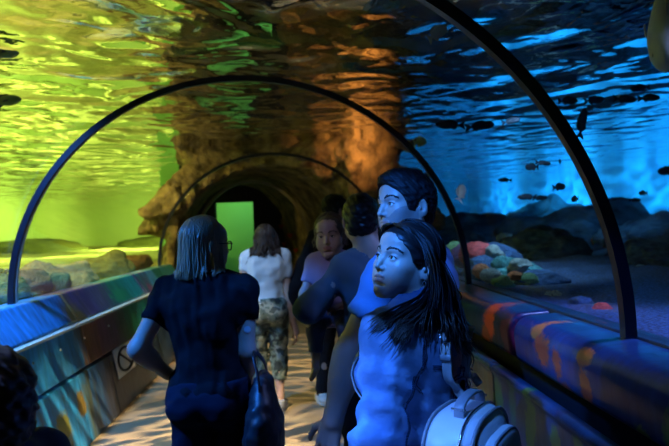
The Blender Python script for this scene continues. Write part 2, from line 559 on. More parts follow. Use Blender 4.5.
            if lash:
                arc = spline([(.0185, .086, -.0025), (.025, .0875, .0032), (.033, .0878, .0042), (.041, .0850, .0028), (.0475, .077, -.002)], 16)
                arc[:, 0] *= g
                v, f = tubes([np.array([s.hp(*q) for q in arc])], [[.0005] + [.0011] * 14 + [.0004]], 5)
                mesh_np('eyelashes', v, f, bm, s.root)
        return s

    # ---- hair
    def hair_cap(s, m, thick=.010, quiff=0, hairline=.055, rough=.0, seed=1, nape=-.075, step=.003, side=.028, amp=.0015, freq=170):
        h = s.hs
        lo, hi = s.hc - .16 * h, s.hc + .16 * h
        F = Field(lo, hi, step * h)
        E = lambda x, y, z, r, k=.02, op='add': F.ell(s.hp(x, y, z), V3(*r) * h, R=s.Rh, k=k * h, op=op)
        t = thick
        E(0, -.016, .032, (.074 + t, .094 + t, .083 + t), .01)
        E(0, .012, .018, (.068 + t * .8, .076 + t * .8, .074 + t), .02)
        E(0, -.045, -.035, (.060 + t * .6, .052 + t * .6, .060), .03)
        if quiff: E(0, .025, .085, (.062, .078, .034 + quiff), .03)
        F.folds(amp * h, freq / h, seed)
        # clear the face, the ears' fronts and the neck
        E(0, .12, -.02, (.085, .075, .1275 - hairline * .5), .002, 'sub')
        E(0, .085, -.035, (.11, .060 + (.03 - side), .092), .004, 'sub')
        F.half(s.hp(0, -.03, nape), s.Rh @ unit(V3(0, .55, -.8)))
        for g in (-1, 1):
            E(g * .085, -.008, -.014, (.02, .021, .032), .004, 'sub')
            if s.female: E(g * .075, .03, -.052, (.045, .045, .050), .003, 'sub')
        s.hairF = F
        return F.build('hair', m, s.root)

    def swept(s, drop=.10, sides=(-1, 1), y0=.085, y1=.0):
        """Guide lines of hair combed from the parting back over the ears."""
        G = []
        for g in sides:
            for t in np.linspace(0, 1, 8):
                y = y0 + (y1 - y0) * t
                q = [(g * .006, y - .005, .100 + .012 * t), (g * .046, y - .010, .088 + .010 * t), (g * .077, y * .68 - .012, .046 + .012 * t), (g * .092, -.022 - .012 * t, .008 + .012 * t), (g * .094, -.050 - .01 * t, -.035)]
                P = [s.hp(*a) for a in q]; P.append(P[-1] + V3(0, 0, -drop) + s.Rh @ V3(0, -.01, 0))
                G.append((P, 20, .0042))
        return G

    def strands(s, m, n, length, az0=70, jitter=.35, seed=2, r=.0022, fall=.0, wave=.006, ell=(.087, .107, .098), part=0.0, extra=None, out=.012, name='hair', segs=14, push=None, taper=.25, spread=.012, ends=.25):
        """Long hair: strands that leave a parting, run over the skull and fall."""
        q = np.random.RandomState(seed); L = []; R = []
        h = s.hs; c = s.hp(0, -.014, .030)
        for i in range(n):
            az = rad(az0 + (360 - 2 * az0) * q.rand())                     # 0 = face
            lay = 1 + out * (q.rand() - .3) * 6
            e = V3(*ell) * lay * h
            g = -1 if az < PI else 1
            top = V3(part + g * .006, .05 - .12 * q.rand(), 0) * h
            top[2] = e[2] * math.sqrt(max(0, 1 - (top[0] / e[0]) ** 2 - (top[1] / e[1]) ** 2))
            sd = V3(-math.sin(az) * e[0], math.cos(az) * e[1], -.15 * e[2])
            P = []
            for t in np.linspace(0, 1, 8):
                d = unit(top / e) * (1 - t) + unit(sd / e) * t
                d = unit(d) * e
                P.append(c + s.Rh @ d)
            base = P[-1]
            ln = length * (1 - ends * q.rand()) * h
            outd = s.Rh @ V3(-math.sin(az), math.cos(az), 0)
            ph, am = q.rand() * 6.28, wave * (.4 + q.rand())
            jx = q.normal(size=3) * spread; jx[2] = 0
            for t in np.linspace(0, 1, segs)[1:]:
                z = base + V3(0, 0, -ln * t) + jx * t + outd * (fall * math.sin(t * PI * .6) - .012 * t * (1 - t))
                z = z + am * math.sin(ph + t * 9) * V3(math.cos(ph * 3), math.sin(ph * 3), 0) * t
                P.append(z)
            P = spline(P, segs + 8)
            if push is not None:
                for fld, o in push: P = fld.push(P, o)
            L.append(P); rr = r * (.7 + .6 * q.rand()) * np.ones(len(P)); rr[-3:] *= (.8, .55, taper); R.append(rr)
        for g in (extra or []):
            gd, cnt, sp = g
            gd = spline(gd, 24)
            for i in range(cnt):
                o = q.normal(size=3) * sp; ph = q.rand() * 6.28
                t = np.linspace(0, 1, 24)[:, None]
                P = gd + o * (.25 + t) + .5 * sp * np.sin(ph + t * 8) * V3(math.cos(ph), math.sin(ph), .2)
                if push is not None:
                    for fld, oo in push: P = fld.push(P, oo)
                L.append(P); rr = r * (.6 + .5 * q.rand()) * np.ones(24); rr[-3:] *= (.8, .5, .2); R.append(rr)
        v, f = tubes(L, R, 5)
        return mesh_np(name, v, f, m, s.root)

    # ---- clothes
    def field(s, pts, pad, step):
        pts = np.array([np.asarray(p, float) for p in pts])
        return Field(pts.min(0) - pad, pts.max(0) + pad, step)

    def tee(s, m, hem=.86, inf=.012, sleeve=.62, flare=.012, step=.009, fold=.003, seed=3, neck=.066, name='t_shirt', si=.014, collar=True):
        k, w = s.s, s.w
        pts = [s.sh['L'], s.sh['R'], V3(0, 0, hem * k), V3(0, 0, 1.5 * k)]
        for q in 'LR': pts.append(s.sh[q] + (np.asarray(s.arm[q]['e']) - s.sh[q]) * min(sleeve, 1)); pts += [s.arm[q]['w']] if sleeve > 1 else []
        F = s.field(pts, .2 * k, step * k)
        s.torso(F, inf)
        F.ecyl(hem * k - .05, 1.22 * k, (0, -.008 * k), (0, -.004 * k), ((.150 * (1.03 if s.female else w) + flare) * k, (.112 + flare) * k), (.135 * w * k, .102 * k), .04)
        for q in 'LR': s.arm_shape(F, q, si * k, sleeve, .0, .035, 1.05)
        if fold: F.folds(fold, 26, seed, .7)
        F.cone(V3(0, -.03, 1.44) * k, s.hp(0, -.02, -.06), neck * k, neck * k * .9, .012, 'sub')
        F.ell(V3(0, .045, 1.455) * k, V3(.07, .06, .05) * k, k=.012, op='sub')
        F.half((0, 0, hem * k), (0, 0, -1))
        s.topF = F
        return F.build(name, m, s.root)

    def trousers(s, m, inf=.012, hem=.09, top=1.0, step=.012, fold=.004, seed=9, leg=1.0, name='trousers'):
        k = s.s
        pts = [V3(-.2, -.15, hem) * k, V3(.2, .15, top) * k] + [s.leg[q][j] for q in 'LR' for j in 'hka']
        F = s.field(pts, .12 * k, step * k)
        F.ell(V3(0, -.010, .93) * k, V3(.160 * (1.04 if s.female else s.w), .115, .13) * k + inf, k=.04)
        F.ecyl(.93 * k, top * k, (0, -.008 * k), (0, -.004 * k), (.155 * k + inf, .115 * k + inf), (.135 * k + inf, .10 * k + inf), .04)
        for q, g in (('L', -1), ('R', 1)):
            l = s.leg[q]; A = np.asarray(l['a'], float); K = np.asarray(l['k'], float)
            F.ell(V3(g * .07, -.07, .90) * k, V3(.085, .072, .095) * k + inf, k=.04)
            F.cone(l['h'], K, (.086 * leg) * k + inf, (.060 * leg) * k + inf, .03)
            e = K + (A - K) * ((K[2] - hem * k) / max(K[2] - A[2], .01))
            F.cone(K, e, (.060 * leg) * k + inf, (.048 * leg) * k + inf, .03, cut=0)
        if fold: F.folds(fold, 24, seed, 1.5)
        F.half((0, 0, top * k), (0, 0, 1))
        s.legF = F
        return F.build(name, m, s.root)

    def shoes(s, m, sole=None, step=.006):
        k = s.s
        for q in 'LR':
            l = s.leg[q]; A = np.asarray(l['a'], float); t = unit(V3(l['t'][0], l['t'][1], 0)); b = A[2] - .085 * k
            at = lambda u, z: V3(A[0], A[1], b) + t * u * k + V3(0, 0, z * k)
            F = s.field([at(-.09, 0), at(.19, .12)], .06, step)
            F.cone(at(-.045, .045), at(.13, .038), .040 * k, .036 * k, .02)
            F.cone(at(-.035, .05), at(-.025, .105), .040 * k, .043 * k, .03, cut=-.01)
            F.cone(at(.0, .075), at(.07, .05), .036 * k, .034 * k, .03)
            F.half((0, 0, b + .001), (0, 0, -1))
            sh = F.build('shoe', m, s.root)
            if sole is not None:
                G = s.field([at(-.09, 0), at(.19, .05)], .05, step)
                G.cone(at(-.045, .012), at(.13, .012), .043 * k, .040 * k, .02)
                G.half((0, 0, b + .024 * k), (0, 0, 1)); G.half((0, 0, b), (0, 0, -1))
                G.build('sole', sole, sh)
# ------------------------------------------------------------------ the place
XC, ZC, RA, RB = -.425, 1.12, 1.63, 1.54         # the acrylic vault: centre, springing height, half width, rise
Y0, Y1 = -3.0, 8.5                                # how far the clear vault runs
ZS = 2.95                                         # underside of the water's surface
def st(o, label=None, cat=None):
    o['kind'] = 'structure'; return tag(o, label, cat)

def mural(name, stops, y0, y1, blobs=(), dark=1.0, rough=.3, zs=.5, warp=.6):
    """Painted reef scenes: bands of colour along the ledge, brushed up and down, with painted corals."""
    m = bpy.data.materials.new(name); nt, N, L = nodes_of(m); b = N['Principled BSDF']
    b.inputs['Roughness'].default_value = rough
    tc = N.new('ShaderNodeTexCoord'); mp = N.new('ShaderNodeMapping'); mp.inputs['Scale'].default_value = (.6, 2.2, zs)
    L.new(tc.outputs['Object'], mp.inputs[0])
    n = N.new('ShaderNodeTexNoise'); n.inputs['Scale'].default_value = 3.2; n.inputs['Detail'].default_value = 5; n.inputs['Distortion'].default_value = .6
    L.new(mp.outputs[0], n.inputs['Vector'])
    sx = N.new('ShaderNodeSeparateXYZ'); L.new(tc.outputs['Object'], sx.inputs[0])
    def math_(op, a, b2=None, c=None, clamp=False):
        q = N.new('ShaderNodeMath'); q.operation = op; q.use_clamp = clamp
        for i, v in enumerate((a, b2, c)):
            if v is None: continue
            if isinstance(v, (int, float)): q.inputs[i].default_value = v
            else: L.new(v, q.inputs[i])
        return q.outputs[0]
    w = math_('MULTIPLY_ADD', n.outputs[0], warp * 2, -warp)
    yy = math_('ADD', sx.outputs[1], w)
    u = math_('DIVIDE', math_('SUBTRACT', yy, y0), y1 - y0, clamp=True)
    cr = N.new('ShaderNodeValToRGB'); e = cr.color_ramp.elements
    while len(e) < len(stops): e.new(.5)
    for q, (p, c) in zip(e, stops): q.position = (p - y0) / (y1 - y0); q.color = (*[x * dark for x in c], 1)
    L.new(u, cr.inputs[0])
    # brushed light and dark strokes of paint
    n2 = N.new('ShaderNodeTexNoise'); n2.inputs['Scale'].default_value = 11; n2.inputs['Detail'].default_value = 4
    L.new(mp.outputs[0], n2.inputs['Vector'])
    s1 = math_('MULTIPLY_ADD', n2.outputs[0], 1.9, .05)
    mx = N.new('ShaderNodeMix'); mx.data_type = 'RGBA'; mx.blend_type = 'MULTIPLY'; mx.inputs[0].default_value = 1
    L.new(cr.outputs[0], mx.inputs[6]); L.new(s1, mx.inputs[7])
    col = mx.outputs[2]
    n3 = N.new('ShaderNodeTexNoise'); n3.inputs['Scale'].default_value = 9; n3.inputs['Detail'].default_value = 4
    L.new(tc.outputs['Object'], n3.inputs['Vector'])
    n4 = N.new('ShaderNodeTexNoise'); n4.inputs['Scale'].default_value = 60; n4.inputs['Detail'].default_value = 2
    L.new(tc.outputs['Object'], n4.inputs['Vector'])
    for (by, bz, ry, rz, c) in blobs:
        dy = math_('DIVIDE', math_('SUBTRACT', sx.outputs[1], by), ry); dz = math_('DIVIDE', math_('SUBTRACT', sx.outputs[2], bz), rz)
        d = math_('SQRT', math_('ADD', math_('MULTIPLY', dy, dy), math_('MULTIPLY', dz, dz)))
        d = math_('ADD', d, math_('MULTIPLY_ADD', n3.outputs[0], 1.6, -.8))
        d = math_('ADD', d, math_('MULTIPLY_ADD', n4.outputs[0], .7, -.35))
        k = math_('MULTIPLY_ADD', d, -3.0, 3.0, True)
        k = math_('MULTIPLY', k, 1.0, clamp=True)
        q = N.new('ShaderNodeMix'); q.data_type = 'RGBA'; L.new(k, q.inputs[0]); L.new(col, q.inputs[6]); q.inputs[7].default_value = (*c, 1); col = q.outputs[2]
    L.new(col, b.inputs['Base Color'])
    bp = N.new('ShaderNodeBump'); bp.inputs['Strength'].default_value = .25; bp.inputs['Distance'].default_value = .01
    L.new(n3.outputs[0], bp.inputs['Height']); L.new(bp.outputs[0], b.inputs['Normal'])
    return m

def extrude_profile(prof, segs, closed=True):
    """prof: list of (x, z); segs: list of (y0, y1): one mesh of straight lengths."""
    v, f = [], []; k = len(prof)
    for (a, b) in segs:
        o = len(v)
        v += [(x, a, z) for x, z in prof] + [(x, b, z) for x, z in prof]
        for j in range(k if closed else k - 1):
            f.append([o + j, o + (j + 1) % k, o + k + (j + 1) % k, o + k + j])
        f.append([o + j for j in reversed(range(k))]); f.append([o + k + j for j in range(k)])
    return np.array(v), f

def prof_mesh(name, prof, segs, m, bevel=.012, parent=None):
    v, f = extrude_profile(prof, segs)
    o = mesh_np(name, v, f, m, parent, False)
    if bevel:
        md = o.modifiers.new('bevel', 'BEVEL'); md.width = bevel; md.segments = 3; md.limit_method = 'ANGLE'; md.angle_limit = rad(25)
        o.data.polygons.foreach_set('use_smooth', [True] * len(o.data.polygons))
        o.data.set_sharp_from_angle(angle=rad(40)) if hasattr(o.data, 'set_sharp_from_angle') else None
    bm = bmesh.new(); bm.from_mesh(o.data); bmesh.ops.recalc_face_normals(bm, faces=bm.faces); bm.to_mesh(o.data); bm.free()
    return o

# floor
fl = mat('floor', (.30, .235, .155), .38, bump=(7, .25, .01), vary=(2.2, (.20, .155, .10), .25))
bm = bmesh.new(); bm_box(bm, (-.4, 4.8, -.05), (3.4, 17.6, .1)); st(from_bm('floor', bm, fl))

# left ledge, seen from the walkway
BL, BR, GR, LB, PU, DK, TEAL = (.03, .20, .55), (.17, .09, .035), (.02, .17, .10), (.16, .42, .62), (.10, .05, .12), (.015, .05, .16), (.02, .28, .30)
stopsL = [(2.5, BL), (3.9, (.03, .28, .70)), (4.35, (.03, .18, .42)), (4.6, BR), (4.95, PU), (5.3, (.08, .07, .12)), (5.7, GR), (6.4, TEAL), (6.7, PU), (7.1, LB), (7.5, GR), (8.0, LB)]
mL = mural('ledge_mural', stopsL, 2.0, 8.6, [(4.62, .92, .16, .10, (.22, .10, .03)), (5.75, .95, .25, .07, (.02, .22, .10)), (6.8, .9, .12, .08, (.25, .04, .14))])
mL2 = mural('panel_mural', [(2.5, BL), (3.9, (.02, .26, .66)), (4.3, (.02, .20, .5)), (4.45, (.07, .09, .05)), (4.65, (.02, .10, .28)), (5.0, (.05, .045, .06)), (6.0, (.03, .05, .05)), (7.5, DK)], 2.0, 8.6,
            [(3.95, .2, .12, .16, (.16, .17, .03)), (4.3, .3, .08, .12, (.20, .14, .03))], warp=.35)
cut = [-3.0, -1.1, .8, 2.7, 4.6, 6.5, 8.4]
segL = [(a + .004, b - .004) for a, b in zip(cut[:-1], cut[1:])]
st(prof_mesh('trim_1', [(-2.16, 1.09), (-1.96, 1.105), (-1.815, .875), (-1.86, .86), (-2.16, .86)], segL, mL, .018))
metal = mat('edge_strip_glint', (.80, .82, .74), .3, .0, coat=.5)  # the strip's bright highlight is put into its pale base colour
st(prof_mesh('trim_2', [(-1.83, .868), (-1.775, .868), (-1.775, .845), (-1.83, .845)], [(Y0, 8.4)], metal, .006))
st(prof_mesh('trim_3', [(-1.90, .845), (-1.80, .845), (-1.742, .53), (-1.90, .53)], segL, mL, .008))
cutp = [-3, -1.6, -.2, 1.2, 2.75, 4.33, 5.0, 6.6, 8.4]
st(prof_mesh('wall_left', [(-1.95, .53), (-1.735, .50), (-1.64, 0), (-1.95, 0)], [(a + .004, b - .004) for a, b in zip(cutp[:-1], cutp[1:])], mL2, .006))
st(prof_mesh('wall_left_core', [(-2.14, .86), (-1.91, .86), (-1.80, .4), (-1.70, 0), (-2.14, 0)], [(Y0, 8.4)], mat('dark_gap', (.01, .01, .014), .7), 0))
# rows of bolt heads on the left band
bm = bmesh.new()
for y in np.arange(1.35, 8.2, .47):
    for z in (.74,):
        q = bmesh.ops.create_uvsphere(bm, u_segments=10, v_segments=6, radius=.011)
        bmesh.ops.translate(bm, vec=(-1.783, y + .05 * math.sin(y * 9), z), verts=q['verts'])
st(from_bm('trim_4', bm, mat('bolt', (.5, .55, .6), .25, 1), smooth=True))

# right ledge: a rounded moulding over a dark slit and a lower wall
RB1, RB2 = (.012, .05, .16), (.02, .10, .30)
RB1, RB2 = (.006, .045, .12), (.01, .085, .22)
stopsR = [(.5, RB1), (1.6, (.015, .05, .17)), (2.3, (.018, .06, .16)), (2.65, (.008, .03, .12)), (3.1, RB1), (3.6, (.01, .05, .14)), (5, (.02, .09, .22)), (7.5, RB2)]
OR = (.95, .11, .04)
mR = mural('moulding_mural', stopsR, .5, 8.4, [(2.98, 1.03, .10, .10, OR), (3.06, .93, .07, .06, (.5, .10, .05)), (2.40, 1.075, .05, .035, (.9, .22, .05)), (2.30, .99, .075, .085, OR), (2.17, .975, .05, .075, OR), (1.965, 1.055, .055, .035, (.9, .26, .06)),
     (1.95, .945, .045, .065, (.85, .18, .05)), (2.12, .885, .06, .045, (.45, .08, .04)), (2.74, .98, .07, .12, (.22, .03, .09)), (1.48, .93, .05, .13, (.10, .30, .08)), (1.62, .885, .05, .04, (.22, .30, .05))], rough=.28, warp=.2)
gapr = 2.66
cr_ = [gapr - 1.95 * 2, gapr - 1.95, gapr, gapr + 1.95, gapr + 3.9, 8.4]
segR = [(a + .03, b - .03) for a, b in zip(cr_[:-1], cr_[1:])]
arcp = [(1.085 + .085 * math.cos(t) - .02, 1.01 + .092 * math.sin(t)) for t in np.linspace(PI * .5, PI * .98, 9)]
st(prof_mesh('trim_5', [(1.30, 1.10), (1.18, 1.11)] + arcp + [(.992, .893), (1.08, .880), (1.30, .880)], segR, mR, .02))
st(prof_mesh('wall_right_core', [(1.28, 1.075), (1.14, 1.07), (1.05, .98), (1.05, .6), (1.0, 0), (1.28, 0)], [(Y0, 8.4)], MATS['dark_gap'], 0))
st(prof_mesh('trim_6', [(1.285, 1.118), (1.20, 1.118), (1.19, 1.10), (1.285, 1.10)], [(Y0, 8.45)], mat('glazing_bead', (.01, .03, .07), .4), .004))
GRN = (.12, .28, .05)
mR2 = mural('lower_mural', [(.5, (.01, .06, .14)), (2.0, (.015, .08, .16)), (2.6, (.01, .04, .10)), (2.75, (.02, .09, .12)), (4, RB1), (8, RB1)], .5, 8.4,
            [(2.22, .72, .06, .16, GRN), (2.0, .70, .05, .13, (.2, .3, .05)), (1.82, .72, .05, .11, GRN), (2.42, .74, .05, .10, (.05, .2, .1)), (2.6, .70, .07, .16, (.08, .2, .05)), (3.1, .85, .08, .03, (.4, .15, .12))], warp=.25)
seg2 = [(a + .006, b - .006) for a, b in zip(cr_[:-1], cr_[1:])]
st(prof_mesh('wall_right', [(.93, .868), (.885, .868), (.870, .85), (.888, .82), (.905, .0), (.95, 0), (.945, .80)], seg2, mR2, .009))

# the clear vault
def vault_arc(d, n=48):
    t = np.linspace(0, PI, n)
    return np.stack([XC + (RA + d) * np.cos(t), ZC + (RB + d) * np.sin(t)], 1)
gl = bpy.data.materials.new('acrylic'); nt, N, L = nodes_of(gl)
for q in list(N):
    if q.type == 'BSDF_PRINCIPLED': N.remove(q)
tr = N.new('ShaderNodeBsdfTransparent'); gs = N.new('ShaderNodeBsdfGlossy'); gs.inputs['Roughness'].default_value = .02
tr.inputs[0].default_value = (.97, .985, .985, 1); gs.inputs[0].default_value = (1, 1, 1, 1)
lw = N.new('ShaderNodeLayerWeight'); lw.inputs[0].default_value = .5
pw_ = N.new('ShaderNodeMath'); pw_.operation = 'POWER'; pw_.inputs[1].default_value = 7; L.new(lw.outputs['Facing'], pw_.inputs[0])
fr = N.new('ShaderNodeMath'); fr.operation = 'MULTIPLY_ADD'; fr.inputs[1].default_value = .28; fr.inputs[2].default_value = .012; L.new(pw_.outputs[0], fr.inputs[0])
mx = N.new('ShaderNodeMixShader'); L.new(fr.outputs[0], mx.inputs[0]); L.new(tr.outputs[0], mx.inputs[1]); L.new(gs.outputs[0], mx.inputs[2])
L.new(mx.outputs[0], N['Material Output'].inputs['Surface'])
o_, i_ = vault_arc(.07), vault_arc(0)
v = []; f = []; k = 48
for y in (Y0, Y1):
    for A in (o_, i_): v += [(x, y, z) for x, z in A]
for j in range(k - 1):
    f.append([j, j + 1, 2 * k + j + 1, 2 * k + j]); f.append([k + j + 1, k + j, 3 * k + j, 3 * k + j + 1])
    f.append([j + 1, j, k + j, k + j + 1]); f.append([2 * k + j, 2 * k + j + 1, 3 * k + j + 1, 3 * k + j])
f.append([0, 2 * k, 3 * k, k]); f.append([k - 1, 2 * k - 1, 4 * k - 1, 3 * k - 1])
st(mesh_np('window_1', v, f, gl))

# arched ribs inside the vault
ribm = mat('rib_metal', (.012, .013, .028), .3, .0, spec=.7, coat=.3)
def rib(y, label, w=.05, t=.05, xc=XC, a=RA, b=RB, m=ribm, n=72, z0=ZC):
    A = []
    th = np.linspace(0, PI, n)
    prof = [(-.5, 0), (-.42, 1), (.42, 1), (.5, 0)]
    v, f = [], []
    for q in th:
        cx, cz = math.cos(q), math.sin(q)
        for s_, d in prof:
            rr = .0 - .004 - d * t
            v.append((xc + (a + rr) * cx, y + s_ * w, z0 + (b + rr) * cz - (.02 if q in (th[0], th[-1]) else 0)))
    k = 4
    for i in range(n - 1):
        for j in range(k): f.append([i * k + j, (i + 1) * k + j, (i + 1) * k + (j + 1) % k, i * k + (j + 1) % k])
    f.append([0, 1, 2, 3]); f.append([(n - 1) * k + j for j in (3, 2, 1, 0)])
    o = mesh_np('arched_rib', v, f, m, None, True)
    o.data.set_sharp_from_angle(angle=rad(40))
    return tag(o, label, 'arch', 'arched ribs of the tunnel')
rib(2.0, 'thick dark rib nearest the viewer, sweeping overhead and down to the blue ledge', w=.045, t=.042)
rib(4.0, 'complete black half-ring rib second from the viewer, its left foot on the blue painted ledge', w=.036, t=.04)
rib(8.0, 'thin black rib third from the viewer, framing the rock mouth', w=.04, t=.04)
rib(10.3, 'small pale brown rib deep inside the dark rock passage', w=.07, xc=-.93, a=1.10, b=1.36, m=mat('far_rib', (.13, .10, .06), .4))

rib(4.10, 'x', w=.035, t=.008, m=mat('glass_joint', (.55, .62, .65), .12, spec=.8, coat=.5))
st(tag(C.objects['arched_rib.004'])).name = 'trim_7'
for q in ('label', 'category', 'group'): del C.objects['trim_7'][q]
# tank walls, beds and water surface
def wall(name, c, s, m):
    bm = bmesh.new(); bm_box(bm, c, s); return st(from_bm(name, bm, m))
pw = mat('pool_paint', (.62, .70, .34), .6, vary=(.35, (.40, .52, .20), .3))
pb = mat('pool_paint_blue', (.08, .34, .52), .6, vary=(.8, (.03, .15, .30), .2))
wall('wall_tank_left', (-14.1, 13, 2.0), (.2, 34, 4), pw)
wall('wall_tank_right', (9.1, 13, 2.0), (.2, 34, 4), pb)
wall('wall_tank_rear_left', (-8.0, 30.1, 2.0), (12.4, .2, 4), pw)
wall('wall_tank_rear_right', (3.7, 30.1, 2.0), (11, .2, 4), pb)
wall('wall_tank_front', (-2.5, -4.1, 2.0), (23.4, .2, 4), mat('tank_front', (.03, .10, .18), .7))

def bed(name, x0, x1, z0, m, amp, seed, y0=-4, y1=30, st_=.2, inner=None):
    nx, ny = int((x1 - x0) / st_), int((y1 - y0) / st_)
    X, Y = np.meshgrid(np.linspace(x0, x1, nx), np.linspace(y0, y1, ny), indexing='ij')
    Z = np.zeros_like(X)
    for i in range(nx):
        for j in range(ny):
            Z[i, j] = amp * mnoise.fractal(Vector((X[i, j] * .7 + seed, Y[i, j] * .7, seed)), 1.0, 2.0, 4)
    edge = np.clip(np.abs(X - inner) / .7, 0, 1)
    Z = z0 + (Z) * edge
    idx = np.arange(nx * ny).reshape(nx, ny)
    f = np.stack([idx[:-1, :-1], idx[1:, :-1], idx[1:, 1:], idx[:-1, 1:]], -1).reshape(-1, 4)
    return st(mesh_np(name, np.stack([X, Y, Z], -1).reshape(-1, 3), f, m))
sandL = mat('sand', (.55, .50, .26), .9, bump=(30, .6, .02), vary=(1.4, (.26, .26, .10), .22))
gravR = mat('gravel', (.05, .13, .30), .85, bump=(95, 1, .02), vary=(60, (.02, .035, .07), .12))
bed('ground_left', -14, -2.10, 1.03, sandL, .12, 3.3, inner=-2.1)
bed('ground_right', 1.27, 9, 1.10, gravR, .13, 8.1, inner=1.27)

ws = bpy.data.materials.new('water_underside'); nt, N, L = nodes_of(ws)
for q in list(N):
    if q.type == 'BSDF_PRINCIPLED': N.remove(q)
gs = N.new('ShaderNodeBsdfGlossy'); gs.inputs['Roughness'].default_value = .0; gs.inputs[0].default_value = (.96, .97, .97, 1)
tc = N.new('ShaderNodeTexCoord'); acc = None
for sc, di, det, sg in ((1.25, .15, 1.0, (1.0, 1, 1)), (3.2, .022, 1, (1, 1.0, 1)), (11, .0018, 2, (1, 1, 1))):
    mp = N.new('ShaderNodeMapping'); mp.inputs['Scale'].default_value = sg; L.new(tc.outputs['Object'], mp.inputs[0])
    n = N.new('ShaderNodeTexNoise'); n.inputs['Scale'].default_value = sc; n.inputs['Detail'].default_value = det; n.inputs['Distortion'].default_value = .7
    L.new(mp.outputs[0], n.inputs['Vector'])
    bp = N.new('ShaderNodeBump'); bp.inputs['Distance'].default_value = di; bp.inputs['Strength'].default_value = 1
    L.new(n.outputs[0], bp.inputs['Height'])
    if acc is not None: L.new(acc, bp.inputs['Normal'])
    acc = bp.outputs[0]
L.new(acc, gs.inputs['Normal']); L.new(gs.outputs[0], N['Material Output'].inputs['Surface'])
bm = bmesh.new(); bm_box(bm, (-2.5, 13, ZS + .05), (23, 34, .1)); st(from_bm('water_surface', bm, ws))

# the rock the passage runs into
F = Field((-5.2, 7.9, -.1), (3.4, 12.6, 4.3), .075)
def rockfn(X, Y, Z):
    xw = 2.12 - .42 * np.clip(Z - 1.7, 0, 1.5) + .10 * np.sin(Z * 4.1 + 1) + .0 * Y
    ex = .075 * np.clip(Y - 8.6, 0, 4)
    d = np.maximum(np.maximum(np.abs(X + .15 + ex) - xw - ex, 8.75 - .35 * np.sin(X * 1.7) * .6 - Y), np.maximum(-.05 - Z, Y - 12.45))
    return d + .0 * Z
F.put(V3(-5.2, 7.9, -.1), V3(3.4, 12.6, 4.3), rockfn, .3, 'add')
F.folds(.15, 2.6, 4); F.folds(.07, 7.5, 5); F.folds(.03, 17, 6)
def holefn(X, Y, Z):
    u = np.clip((Y - 8.4) / 4, 0, 1)
    xc = -.45 - 1.0 * u; a = 1.5 - .45 * u
    rz = np.where(Z > 1.1, (Z - 1.1) / (1.45), (Z - 1.1) / 2.4)
    return (np.sqrt(((X - xc) / a) ** 2 + rz ** 2) - 1) * 1.1
F.put(V3(-5.2, 7.9, -.1), V3(3.4, 12.6, 4.3), holefn, .12, 'sub')
rockm = mat('tunnel_rock', (.26, .19, .10), .8, bump=(7, 1.0, .12), vary=(4.5, (.05, .035, .02), .16))
st(F.build('wall_rock', rockm))
# end of the passage with a lit opening on its left
bm = bmesh.new()
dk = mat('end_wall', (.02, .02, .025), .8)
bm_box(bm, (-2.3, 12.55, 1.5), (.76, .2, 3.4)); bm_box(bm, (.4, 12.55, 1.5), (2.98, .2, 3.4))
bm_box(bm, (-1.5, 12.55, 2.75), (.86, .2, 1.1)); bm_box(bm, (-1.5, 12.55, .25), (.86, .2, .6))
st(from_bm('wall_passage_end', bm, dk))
wall('wall_far', (-1.5, 14.2, 1.8), (4, .2, 3.8), mat('far_green', (.35, .75, .35), .6))
wall('floor_far', (-1.5, 13.4, -.05), (4, 1.6, .1), fl)
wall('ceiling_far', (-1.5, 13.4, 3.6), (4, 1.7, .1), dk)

# ------------------------------------------------------------------ lights of the tanks, with added fills and beams
def spot(name, loc, tgt, col, e, ang=90, blend=1.0, r=.1):
    l = bpy.data.lights.new(name, 'SPOT'); l.energy = e; l.color = col; l.spot_size = rad(ang); l.spot_blend = blend; l.shadow_soft_size = r
    o = bpy.data.objects.new(name, l); C.objects.link(o); o.location = loc
    o.rotation_euler = (Vector(tgt) - Vector(loc)).to_track_quat('-Z', 'Y').to_euler()
    return l
def gobo(l, scale, lo, hi, gain, sx=1.0, sy=1.0):
    """A rippled lens in front of the lamp: bright wandering lines, as under moving water."""
    l.use_nodes = True; nt = l.node_tree; N, L = nt.nodes, nt.links
    em = N['Emission']; tc = N.new('ShaderNodeTexCoord'); mp = N.new('ShaderNodeMapping')
    mp.inputs['Scale'].default_value = (sx, sy, 0.01); L.new(tc.outputs['Normal'], mp.inputs[0])
    n = N.new('ShaderNodeTexNoise'); n.inputs['Scale'].default_value = scale * .8; L.new(mp.outputs[0], n.inputs['Vector'])
    va = N.new('ShaderNodeVectorMath'); va.operation = 'MULTIPLY_ADD'; L.new(n.outputs['Color'], va.inputs[0]); va.inputs[1].default_value = (.5 / scale * 3,) * 3; L.new(mp.outputs[0], va.inputs[2])
    vo = N.new('ShaderNodeTexVoronoi'); vo.feature = 'DISTANCE_TO_EDGE'; vo.inputs['Scale'].default_value = scale; L.new(va.outputs[0], vo.inputs['Vector'])
    mr = N.new('ShaderNodeMapRange'); mr.interpolation_type = 'SMOOTHSTEP'
    mr.inputs[1].default_value = 0; mr.inputs[2].default_value = .15; mr.inputs[3].default_value = hi * gain; mr.inputs[4].default_value = lo * gain
    L.new(vo.outputs['Distance'], mr.inputs[0]); L.new(mr.outputs[0], em.inputs['Strength'])

